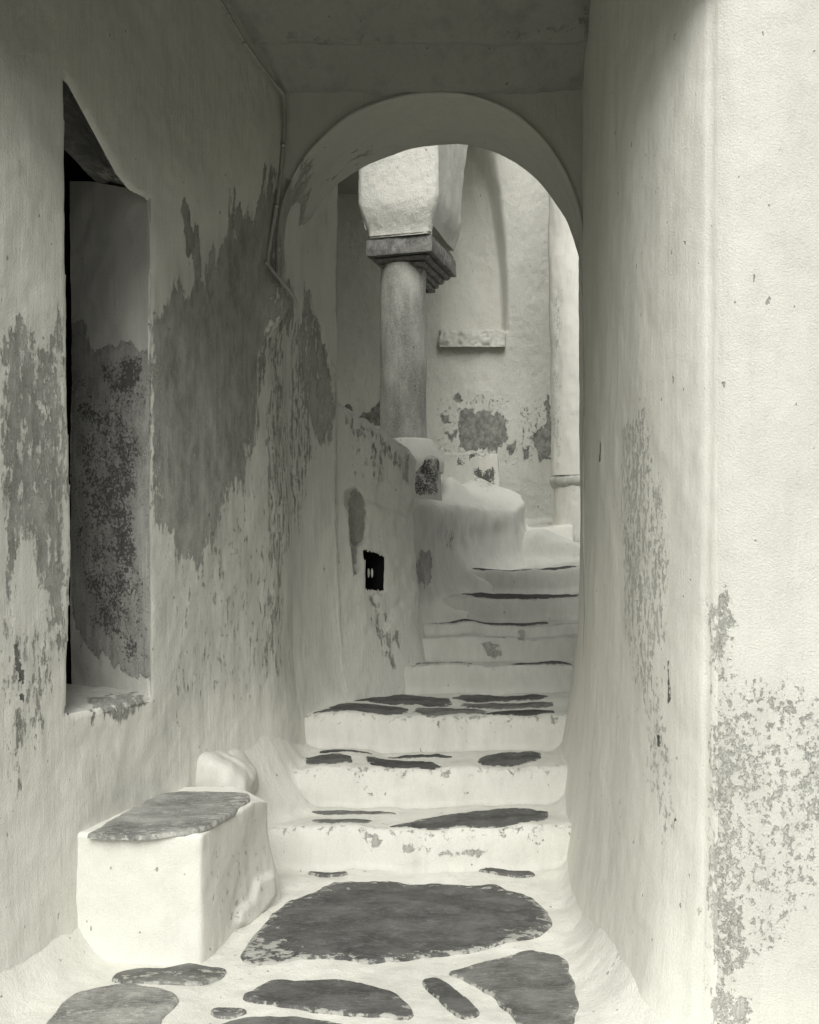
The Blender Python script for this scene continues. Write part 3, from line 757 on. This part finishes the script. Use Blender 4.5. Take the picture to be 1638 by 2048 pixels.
ceil.location = (0, 4, 3.9); tag(ceil, 'dark uneven plaster ceiling with a beam line above the arch', 'ceiling')

# ------------------------------------------------------------------ cable on the left corner
def tube(name, pts, r, mat, parent, seg=10):
    c = resample(pts, .02, 2); t = np.gradient(c, axis=0); t /= np.linalg.norm(t, axis=1, keepdims=True)
    up = np.array([.3, .9, .2]); a = np.cross(t, up); a /= np.linalg.norm(a, axis=1, keepdims=True); b = np.cross(t, a)
    th = np.linspace(0, 2 * math.pi, seg, endpoint=False)
    G = c[None] + r * (np.cos(th)[:, None, None] * a[None] + np.sin(th)[:, None, None] * b[None])
    G = G + (.0015 * fbm(G[..., 0] * 40, G[..., 1] * 40, G[..., 2] * 40, 2, 3))[..., None]
    return grid_obj(name, G, mat, parent, wrap=True)
cable = empty('cable', tuple(pt(565, 185, 4.6)))
tag(cable, 'limed electric cable running down the left corner of the arch', 'cable')
def cpx(px, py, off): 
    p = on_left(px, py); k = .075 * sstep(2.3, 3.5, p[2]) * sstep(3.9, 4.6, p[1])
    p = on_left(px, py, -(off + k * .9)); return p
cpts = [cpx(400, -60, .02), cpx(440, 0, .02), cpx(490, 88, .02), cpx(530, 142, .02), cpx(560, 180, .02)]
cpts += [pt(569, 190, 4.625), pt(570, 250, 4.62), pt(563, 340, 4.615), pt(552, 420, 4.605), pt(541, 480, 4.60), pt(534, 526, 4.585), pt(548, 545, 4.57), pt(572, 572, 4.575), pt(590, 596, 4.60), pt(594, 615, 4.62)]
cl = np.array(cable.location)
tube('wire', [p - cl for p in cpts], .0085, M_cable, cable)
for (cp_, rr) in ((cpx(457, 30, .02), 0), (cpx(490, 88, .02), 0), (cpx(526, 137, .02), 0), (pt(567, 290, 4.612), 1), (pt(553, 412, 4.60), 1), (pt(534, 526, 4.58), 1)):
    G = ball('c', cp_ - cl, (.013, .012, .009), None, None, 14)
    grid_obj('clip', G, M_cable, cable, wrap=True)

# ------------------------------------------------------------------ whitewashed block with a worn slab on top
def rounded_prism(quad, z0, z1, r, n=26, m=40, sm=12):
    """a soft-edged solid on a plan quad; returns a wrap-around grid including its top"""
    q = np.array(quad, float)
    pts = resample(np.vstack([q, q[:1]]), .012, 0)[:-1]
    pts2 = pts.copy()
    for _ in range(int(sm)): pts2 = (np.roll(pts2, 1, 0) + pts2 * 2 + np.roll(pts2, -1, 0)) / 4
    c = q.mean(0)
    rows = []
    for z in np.linspace(z0, z1 - r, m): rows.append(np.concatenate([pts2, np.full((len(pts2), 1), z)], 1))
    for a in np.linspace(.15, 1, 7):
        th = a * math.pi / 2; o = r * (1 - math.cos(th))
        d = c - pts2; L = np.linalg.norm(d, axis=1, keepdims=True)
        rows.append(np.concatenate([pts2 + d / L * o * 1.2, np.full((len(pts2), 1), z1 - r + r * math.sin(th))], 1))
    top = rows[-1][:, :2]
    for f in np.linspace(.95, .02, n): rows.append(np.concatenate([c + (top - c) * f, np.full((len(pts2), 1), z1)], 1))
    return np.stack(rows, 1)
BQ = [(-1.45, 3.41), (-.725, 3.395), (-.565, 3.95), (-.60, 4.03), (-1.15, 4.03)]
BP = rounded_prism(BQ, -.06, .452, .022, sm=5)
bu, bv = proj(BP)
# bulge towards the back right, sagging foot
BP[..., 0] += .05 * sstep(.35, 0, BP[..., 2]) * sstep(3.6, 4.0, BP[..., 1]) * (BP[..., 0] > -.75)
BP[..., 1] -= .02 * sstep(.2, -.05, BP[..., 2]) * (BP[..., 1] < 3.5)
BP[..., 2] -= .05 * sstep(3.8, 4.02, BP[..., 1]) * sstep(-.75, -.6, BP[..., 0]) * np.clip(BP[..., 2] / .45, 0, 1)
BP = lumpy(BP, .009, .005, .0014, 101)
ub, vb = proj(BP)
chip = [(510, 1760), (545, 1745), (550, 1790), (500, 1850), (472, 1850), (475, 1820), (500, 1800)]
nB = grid_normals(BP)
BP = BP + nB * (.018 * sstep(-5, 5, sdpoly(chip, ub, vb)))[..., None] * (1 if nB[0, 5, 1] < 0 else -1)
blk = empty('masonry_block', (-.9, 3.7, 0))
tag(blk, 'low whitewashed masonry block with a worn grey slab on top', 'block')
grid_obj('body', BP - np.array(blk.location), M_block, blk, {'stain': paint(BP, [([(200, 1720), (250, 1715), (270, 1740), (200, 1745)], .28, 14), ([(410, 1700), (540, 1640), (545, 1780), (470, 1870), (430, 1880)], .30, 30)], (6, 6), 6), 'grime_shade': paint(BP, [([(412, 1660), (530, 1600), (550, 1800), (430, 1915)], .16, 15)], (5, 5), 2)}, wrap=True)  # side face darkened in colour for its shade
sl = [on_z(px, py, .452) for px, py in [(176, 1668), (240, 1671), (330, 1669), (414, 1661), (445, 1640), (508, 1594), (490, 1584), (340, 1584), (290, 1606), (230, 1638)]]
sp = resample(np.array(sl + sl[:1]), .012, 2)[:-1]; sc_ = sp.mean(0)
sp = sp + ((sp - sc_) / np.linalg.norm(sp - sc_, axis=1, keepdims=True)) * (.010 * fbm(sp[:, 0] * 14, sp[:, 1] * 14, sp[:, 0] * 0, 3, 3))[:, None]
rr_ = []
for f, z in ((1.01, .44), (1.0, .455), (.985, .457), (.95, .458), (.85, .458), (.7, .459), (.5, .459), (.3, .459), (.1, .459), (.01, .459)):
    q = sc_ + (sp - sc_) * f; rr_.append(np.concatenate([q, z + .004 * fbm(q[:, :1] * 4, q[:, 1:] * 4, q[:, :1] * 0, 3, 8)], 1))
SG = np.stack(rr_, 1)
lim = np.zeros(SG.shape[:2]); lim[:, :3] = .46; lim[:, 3] = .36; lim[:, 4:] = .15
grid_obj('slab', SG - np.array(blk.location), M_top, blk, {'lime': np.maximum(lim, paint(SG, [([(160, 1690), (430, 1670), (520, 1580), (470, 1580), (400, 1650), (180, 1660)], .42, 12)], (6, 3), 2))}, wrap=True)

# lumps of limed rubble behind the block
def boulder(c, r, seed, rot, label):
    G = ball('b', (0, 0, 0), r, None, None, 64)
    n = G / np.linalg.norm(G, axis=-1, keepdims=True)
    m4 = n / np.array(r); m4 = m4 / np.linalg.norm(m4, axis=-1, keepdims=True)
    G = m4 / (np.sum(np.abs(m4) ** 4.5, -1, keepdims=True) ** (1 / 4.5)) * np.array(r)
    G = G * (1 + .13 * fbm(n[..., 0] * 1.6 + seed, n[..., 1] * 1.6, n[..., 2] * 1.6, 2, seed))[..., None]
    co, si = math.cos(rot), math.sin(rot); x, z = G[..., 0].copy(), G[..., 2].copy()
    G[..., 0] = x * co - z * si; G[..., 2] = x * si + z * co
    G = G + n * (.004 * fbm(G[..., 0] * 12 + seed, G[..., 1] * 12, G[..., 2] * 12, 3, seed))[..., None]
    o = grid_obj('limed_rubble', G, M_block, None, {'grime_shade': 0 * G[..., 0] + .36}, wrap=True); o.location = c
    tag(o, label, 'rubble', 'whitewashed rubble behind the block')
b1 = pt(470, 1530, 4.22); b2 = pt(432, 1575, 4.10)
boulder((b1[0] - .075, b1[1] + .03, b1[2] - .085), (.15, .17, .12), 5, -.42, 'upper whitewashed rubble lump against the left wall beside the steps')
boulder((b2[0] - .09, b2[1] + .02, b2[2] - .10), (.15, .13, .10), 8, -.16, 'lower whitewashed rubble lump just behind the grey slab')

# ------------------------------------------------------------------ ledge under the column
gx = np.arange(-.35, 1.30, .0095); gy = np.arange(6.1, 9.1, .0095)
PX, PY = np.meshgrid(gx, gy, indexing='ij')
sdp = sdpoly(PED, PX + .02 * fbm(PX * 3, PY * 3, PX * 0, 2, 5), PY + .02 * fbm(PX * 3, PY * 3, PX * 0 + 4, 2, 6))
fz = base_floor(PX, PY)
topz = 1.70 - .07 * sstep(.3, .9, PX) + .16 * sstep(7.25, 8.1, PY) * sstep(.25, .6, PX)
foot = fz - .08
edge = sstep(-.02, .09, sdp)
soft = np.clip((sdp + .10) / .16, 0, 1)
zped = foot + (topz - foot) * (edge * .88 + .12 * sstep(0, .22, sdp)) + .10 * np.exp(-(np.maximum(-sdp, 0) / .05) ** 2) * (1 - edge)
# ramp of lime sliding off the column's plinth
dpl = np.hypot((PX - .02) / 1.25, PY - 7.25)
zped = zped + .17 * np.exp(-((PX - .30) / .13) ** 2 - ((PY - 7.55) / .28) ** 2) * sstep(.03, .2, sdp)
zped = zped + .09 * np.exp(-((PX - .55) / .16) ** 2 - ((PY - 7.85) / .25) ** 2) * sstep(.03, .2, sdp)
zped = zped + .012 * fbm(PX * 5, PY * 5, PX * 0, 4, 12)
PG = np.stack([PX, PY, zped], -1)
gxn, gyn = np.gradient(sdp, gx, gy); gl = np.hypot(gxn, gyn) + 1e-9
fr = np.clip((zped - foot) / np.maximum(topz - foot, .05), 0, 1.1)
lip = np.interp(fr, [0, .12, .35, .6, .80, .93, 1.02, 1.1], [.05, .02, -.012, -.010, .012, .028, .02, 0]) * np.exp(-(np.maximum(sdp - .05, 0) / .10) ** 2)
lip = lip + .012 * fbm(PX * 9, PY * 9, zped * 9, 3, 15) * np.exp(-(sdp / .15) ** 2)
PG[..., 0] -= gxn / gl * lip; PG[..., 1] -= gyn / gl * lip
kc = (sdp[:-1, :-1] > -.16)
ST_D = [([(833, 1105), (866, 1100), (866, 1165), (850, 1175), (835, 1160)], .75, 8), ([(895, 920), (960, 900), (995, 960), (990, 985), (950, 975)], .42, 8), ([(880, 1060), (912, 1060), (915, 1100), (890, 1110)], .45, 8)]
led = grid_obj('plaster_ledge', PG - np.array([.5, 7.6, 1.2]), M_ped, None, {'stain': paint(PG, ST_D, (5, 6), 19), 'grime_shade': paint(PG, [([(825, 1020), (1040, 1030), (1045, 1090), (980, 1130), (920, 1200), (825, 1200)], .30, 22), ([(868, 1032), (1015, 1038), (985, 1085), (900, 1105)], .62, 40), ([(825, 985), (870, 985), (880, 1200), (825, 1200)], .5, 10)], (5, 10), 3)}, keep=kc)  # front face darkened in colour to read as shaded
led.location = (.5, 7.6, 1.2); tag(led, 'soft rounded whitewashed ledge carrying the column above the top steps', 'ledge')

# ------------------------------------------------------------------ column
cc = np.array([-.048, 7.25])
colm = empty('stone_column', (cc[0], cc[1], 1.72))
tag(colm, 'thick round stone column with a moulded rectangular capital', 'column')
def lathe(name, prof, c, mat, parent, seg=72, amp=.004, seed=0, sq=0., attrs=None):
    prof = resample(prof, .012, 1); th = np.linspace(0, 2 * math.pi, seg, endpoint=False)
    G = np.zeros((seg, len(prof), 3))
    k = (np.abs(np.cos(th)) ** (2 + sq) + np.abs(np.sin(th)) ** (2 + sq)) ** (-1 / (2 + sq))
    G[..., 0] = c[0] + prof[None, :, 0] * (np.cos(th) * k)[:, None]; G[..., 1] = c[1] + prof[None, :, 0] * (np.sin(th) * k)[:, None]; G[..., 2] = prof[None, :, 1]
    rad = np.stack([np.cos(th), np.sin(th), 0 * th], -1)[:, None, :]
    G = G + rad * (amp * fbm(G[..., 0] * 5, G[..., 1] * 5, G[..., 2] * 3, 4, seed))[..., None]
    at = {k2: paint(G, *v2) for k2, v2 in (attrs or {}).items()}
    return grid_obj(name, G - np.array(parent.location), mat, parent, at, wrap=True)
lathe('shaft', [(.168, 2.10), (.181, 2.15), (.181, 2.19), (.176, 2.23), (.174, 2.5), (.173, 2.9), (.170, 3.3), (.168, 3.44)], cc, M_col, colm, 96, .006, 3)
lathe('base_roll', [(.10, 2.16), (.185, 2.155), (.215, 2.11), (.245, 2.06), (.27, 2.01), (.28, 1.96), (.27, 1.9)], (cc[0] + .02, cc[1]), M_ped, colm, 72, .012, 5, 0, {'grime_shade': ([([(780, 870), (880, 870), (880, 920), (780, 920)], .2, 10)],)})
lathe('plinth', [(.05, 2.03), (.22, 2.025), (.262, 1.99), (.27, 1.9), (.272, 1.75), (.285, 1.55)], (cc[0] + .01, cc[1]), M_jamb, colm, 90, .012, 7, 6,
      {'mould': ([([(815, 915), (880, 915), (880, 990), (815, 990)], .52, 6)], (4, 4), 2), 'stain': ([([(815, 915), (880, 915), (880, 990), (815, 990)], .55, 6)], (4, 4), 2)})
# capital: rectangular loops stepping out from the shaft to the abacus
ang = math.radians(16); e = np.array([math.sin(ang), math.cos(ang)]); gg = np.array([math.cos(ang), -math.sin(ang)])
fr_corner = np.array([.152, 6.98])
CA, CB = .47, .74                                       # width across, depth
cen = fr_corner - gg * CA / 2 + e * CB / 2
def rect_loop(w, dpt, z, shift=0., n=34):
    cs = []
    cr = [(-w / 2, -dpt / 2), (w / 2, -dpt / 2), (w / 2, dpt / 2), (-w / 2, dpt / 2)]
    for (x0, y0), (x1, y1) in zip(cr, cr[1:] + cr[:1]):
        for t in np.linspace(0, 1, n, endpoint=False): cs.append((x0 + (x1 - x0) * t, y0 + (y1 - y0) * t))
    cs = np.array(cs)
    xy = cen + gg * cs[:, :1] + e * (cs[:, 1:] + shift)
    return np.concatenate([xy, np.full((len(xy), 1), z)], 1)
loops = []
def capl(ins, z, n=1, back=0.): loops.append(rect_loop(CA - 2 * ins, CB - 2 * ins - back, z, -back / 2))
z_b = 3.335
for ins, z in ((.16, .0), (.125, .0), (.122, .022), (.155, .024), (.155, .033), (.108, .036), (.098, .060), (.13, .062), (.13, .071), (.080, .074), (.062, .098), (.095, .100), (.095, .109), (.042, .112), (.022, .134), (.055, .136), (.055, .146), (-.012, .150), (-.014, .16), (-.012, .20), (-.012, .245), (-.006, .276), (.002, .281), (.03, .283)):
    z = z_b + z
    capl(ins, z)
KG = np.stack(loops, 1)
nk = KG - np.array([cen[0], cen[1], 0]); nk[..., 2] = 0; nk /= np.linalg.norm(nk, axis=-1, keepdims=True)
KG = KG + nk * (.004 * fbm(KG[..., 0] * 7, KG[..., 1] * 7, KG[..., 2] * 7, 4, 8))[..., None]
KG[..., 2] += .004 * fbm(KG[..., 0] * 5, KG[..., 1] * 5, KG[..., 2] * 5, 2, 9)
cap = grid_obj('capital', KG - np.array(colm.location), M_cap, colm, {'lime': paint(KG, [([(860, 460), (905, 515), (905, 540), (870, 500)], .5, 5)], (3, 3), 1)}, wrap=True)
cap.modifiers.new('edges', 'EDGE_SPLIT').split_angle = math.radians(28)

# ------------------------------------------------------------------ arcade: pier on the capital, arch to the corbel on the far wall
arc = empty('arcade_arch', (cen[0], cen[1], 3.6))
tag(arc, 'whitewashed arch springing from the column capital to the far wall', 'arch')
W = .60; s0, s1 = -.40, .34                              # along e, measured from the capital centre; pier front and back
sB = 2.02                                                # far haunch front, at the corbel
zc = z_b + .285; zk = 3.40; top = zc + 1.95
# outline of the arcade wall in (s, z): up the pier front, along the top, down the far wall, round the intrados
oval = []
midS = (s1 + sB) / 2; hS = (sB - s1) / 2
intr = [(s1, zc + .06)] + [(s1 + 2.2 * (1 - math.cos(t)), zc + .10 + 1.85 * math.sin(t)) for t in np.linspace(.02, math.pi / 2, 40)]
ring = resample(intr, .025, 1)
flare = lambda z: .065 * sstep(zc + .0, zc + .28, z)     # the pier widens above the capital
cross = np.concatenate([np.linspace(-1, 1, 40)])
def P2(s, w, z): 
    xy = cen + e * s + gg * w; return np.array([xy[0], xy[1], z])
IG = np.zeros((len(ring), len(cross) + 60, 3))
for i, (s, z) in enumerate(ring):
    hw = W / 2 - .065 + flare(z)
    k = 0
    # left face outward (upwards), soffit, right face
    tgt_s = s0
    for t in np.linspace(1, 0.02, 30):
        IG[i, k] = P2(s + (tgt_s - s) * t, -hw, z + 0 * t); k += 1
    for c in cross:
        rr = .035; x = c * hw
        IG[i, k] = P2(s, x, z + 0.0); k += 1
    for t in np.linspace(0.02, 1, 30):
        IG[i, k] = P2(s + (tgt_s - s) * t, hw, z); k += 1
IGn = lumpy(IG, .012, .006, .003, 120)
child_grid('arch_ring', IGn, M_far, arc, {'grime_shade': 0 * IG[..., 0]})
# pier front face
zf = np.linspace(zc - .01, top, 150); wf = np.linspace(-1, 1, 60)
FG = np.zeros((len(wf), len(zf), 3))
for j, z in enumerate(zf):
    hw = W / 2 - .065 + flare(z)
    so = s0 + .015 - .05 * sstep(zc, zc + .25, z)
    for i, c in enumerate(wf):
        cr = .03 * max(0, (abs(c) - .9) / .1) ** 2
        FG[i, j] = P2(so + cr, c * hw, z)
FG = lumpy(FG, .010, .005, .003, 130)
child_grid('pier_face', FG, M_far, arc, {'grime_shade': 0 * FG[..., 0]})
# the two side faces above the crown, the closing underside of the pier and the roof of the loggia behind it
def flat_part(name, pts, mat, parent):
    return mesh_obj(name, [tuple(np.array(p) - np.array(parent.location)) for p in pts], [tuple(range(len(pts)))], mat, parent, smooth=False)
flat_part('pier_underside', [P2(s0, -W / 2 + .06, zc + .004), P2(s0, W / 2 - .06, zc + .004), P2(s1, W / 2 - .06, zc + .004), P2(s1, -W / 2 + .06, zc + .004)], M_far, arc)
bm = bmesh.new()
q3([(-2.2, 5.3, 4.75), P2(s0 - 1.9, -W / 2, 4.75), P2(2.6, -W / 2, 4.75), (-2.2, 9.8, 4.75)])
me = bpy.data.meshes.new('loggia_roof'); bm.to_mesh(me); bm.free(); me.materials.append(M_ceil)
ro = bpy.data.objects.new('loggia_roof', me); COL.objects.link(ro); ro.parent = arc; ro.location = -np.array(arc.location)

# ------------------------------------------------------------------ far wall with corbel and low block
BW = 9.5
fx = np.arange(-2.2, 2.6, .016); fzz = np.concatenate([np.arange(1.0, 4.9, .016), np.linspace(4.92, 6.4, 12)])
WX, WZ = np.meshgrid(fx, fzz, indexing='ij'); WG = np.stack([WX, BW + 0 * WX, WZ], -1)
uw, vw = proj(WG)
WG[..., 1] -= .035 * sstep(1015, 1000, uw) * sstep(690, 640, vw) * 0
NI = [(885, 664), (885, 330), (897, 285), (925, 250), (955, 258), (985, 305), (1002, 380), (1011, 480), (1015, 600), (1016, 664)]
sdN = sdpoly(NI, uw, vw)
nd = sstep(-2, np.where(uw > 950, 20 - 10 * sstep(330, 560, vw), 6), sdN)
WG[..., 1] += .26 * nd * (1 - .35 * sstep(480, 660, vw))            # arched niche
WG[..., 1] -= .05 * sstep(1036, 1046, vw + 2 * np.sin(uw / 9)) * sstep(1030, 1040, uw)   # shallow plinth
WG = lumpy(WG, .018, .006, .0035, 140, np.zeros_like(WG) + np.array([0, -1., 0]))
ST_B = [([(915, 832), (925, 815), (945, 822), (1000, 825), (1012, 845), (1012, 872), (992, 900), (940, 905), (920, 882)], .85, 7), ([(903, 800), (913, 783), (926, 800), (905, 808)], .95, 4), ([(878, 830), (900, 825), (902, 842), (885, 845)], .95, 4),
        ([(885, 862), (915, 858), (912, 876), (890, 875)], .7, 5), ([(1010, 885), (1030, 882), (1028, 900), (1014, 906)], .95, 4), ([(1062, 872), (1095, 835), (1105, 835), (1105, 920), (1078, 922)], .9, 6), ([(1085, 800), (1100, 790), (1102, 850), (1090, 850)], .7, 5), ([(1043, 895), (1056, 895), (1056, 920), (1045, 918)], .9, 3),
        ([(712, 830), (740, 822), (765, 792), (765, 848), (740, 852)], .8, 6), ([(682, 808), (705, 815), (705, 828), (685, 822)], .7, 4), ([(1030, 820), (1100, 780), (1100, 920), (1030, 930)], .33, 18), ([(870, 790), (1020, 770), (1020, 930), (870, 920)], .30, 12)]
far = empty('far_wall', (.3, BW, 1.2))
tag(far, 'rough pale far wall with peeling dark patches behind the column', 'wall')
child_grid('wall_face', WG, M_far, far, {'stain': paint(WG, ST_B, (7, 7), 160), 'mould': 0 * WX})
def rough_box(x0, x1, y0, y1, z0_, z1_, amp, seed):
    q = [(x0, y0), (x1, y0), (x1, y1), (x0, y1)]
    G = rounded_prism(q, z0_, z1_, .03, 8, 14)
    return lumpy(G, amp, amp * .9, amp * .3, seed)
c0_, c1_ = pt(878, 693, 9.4), pt(1013, 657, 9.4)
CG = rounded_prism([(c0_[0], 9.41), (c1_[0], 9.41), (c1_[0], 9.75), (c0_[0], 9.75)], c0_[2], c1_[2] + .01, .05, 8, 14)
CG = lumpy(CG, .022, .030, .014, 170)
child_grid('niche_sill', CG, M_far, far, {'grime_shade': 0 * CG[..., 0] + .12}, wrap=True)
m0, m1 = pt(868, 1010, 9.1), pt(1000, 905, 9.1)
MG = rough_box(m0[0], m1[0], 9.08, 9.6, 1.2, m1[2], .012, 180)
child_grid('stone_footing', MG, M_far, far, {'mould': paint(MG, [([(905, 908), (955, 910), (958, 925), (915, 930)], .62, 5), ([(940, 940), (990, 935), (992, 975), (965, 970)], .66, 5), ([(875, 905), (1000, 903), (1000, 912), (875, 912)], .4, 4)], (5, 5), 4), 'grime_shade': 0 * MG[..., 0] + .1}, wrap=True)

# left side of the loggia, and the court on the right (hardly seen, they close the place)
bm = bmesh.new(); q3([(-1.75, 5.1, 0), (-1.75, 9.8, 0), (-1.75, 9.8, 5.2), (-1.75, 5.1, 5.2)])
me = bpy.data.meshes.new('side_wall'); bm.to_mesh(me); bm.free(); me.materials.append(M_far)
sw = bpy.data.objects.new('side_wall', me); COL.objects.link(sw); sw.parent = far; sw.location = -np.array(far.location)
# round pillar at the right
pil = empty('round_pillar', (1.50, 8.35, 1.2))
tag(pil, 'bright round plastered pillar just inside the right edge of the arch', 'pillar')
pc = (1.50, 8.35)
lathe('shaft', [(.275, 1.93), (.277, 2.2), (.283, 3.0), (.30, 4.0), (.33, 6.0)], pc, M_right, pil, 90, .010, 12, 0, {'stain': ([([(1095, 560), (1130, 560), (1125, 930), (1095, 930)], .42, 16)], (6, 20), 4)})
lathe('base_ring', [(.20, 1.97), (.262, 1.955), (.277, 1.93), (.288, 1.90), (.285, 1.865), (.270, 1.84), (.258, 1.82)], pc, M_wall, pil, 90, .012, 13, 0, {'grime_shade': ([([(1095, 950), (1175, 950), (1175, 1005), (1095, 1005)], .75, 6)],)})
lathe('foot', [(.258, 1.85), (.262, 1.7), (.27, 1.5), (.30, 1.3), (.34, 1.1)], pc, M_floor, pil, 90, .012, 14)

# ------------------------------------------------------------------ light, sky, camera
EL, AZ = math.radians(48), math.radians(186)             # sun height; compass direction it stands in (0 = straight ahead, clockwise)
w = bpy.data.worlds.new('World'); scene.world = w; w.use_nodes = True
nt = w.node_tree; nt.nodes.clear()
sky = nt.nodes.new('ShaderNodeTexSky'); sky.sky_type = 'NISHITA'; sky.sun_disc = False
sky.sun_elevation = EL; sky.sun_rotation = AZ; sky.air_density = 1.5; sky.dust_density = 3.
hs = nt.nodes.new('ShaderNodeHueSaturation'); hs.inputs['Saturation'].default_value = .04
bg = nt.nodes.new('ShaderNodeBackground'); bg.inputs['Strength'].default_value = .088
wo = nt.nodes.new('ShaderNodeOutputWorld')
nt.links.new(sky.outputs[0], hs.inputs['Color']); nt.links.new(hs.outputs[0], bg.inputs['Color']); nt.links.new(bg.outputs[0], wo.inputs['Surface'])
sun = bpy.data.lights.new('sun', 'SUN'); sun.energy = 3.5; sun.angle = math.radians(44); sun.color = (1., .985, .94)
so = bpy.data.objects.new('sun', sun); COL.objects.link(so)
dirv = Vector((math.sin(AZ) * math.cos(EL), math.cos(AZ) * math.cos(EL), math.sin(EL)))
so.rotation_euler = (-dirv).to_track_quat('-Z', 'Y').to_euler(); so.location = dirv * 20

cam = bpy.data.cameras.new('camera'); co = bpy.data.objects.new('camera', cam); COL.objects.link(co)
co.location = (0, 0, H); co.rotation_euler = (math.pi / 2, 0, 0)
cam.sensor_width = 36; cam.lens = F / 2048 * 36; cam.shift_y = (CY - 1024) / 2048
cam.clip_start = .05; cam.clip_end = 2000
scene.camera = co
scene.view_settings.view_transform = 'Standard'; scene.view_settings.look = 'None'; scene.view_settings.exposure = 0
scene.cycles.max_bounces = 5; scene.cycles.diffuse_bounces = 4
scene.cycles.use_denoising = True
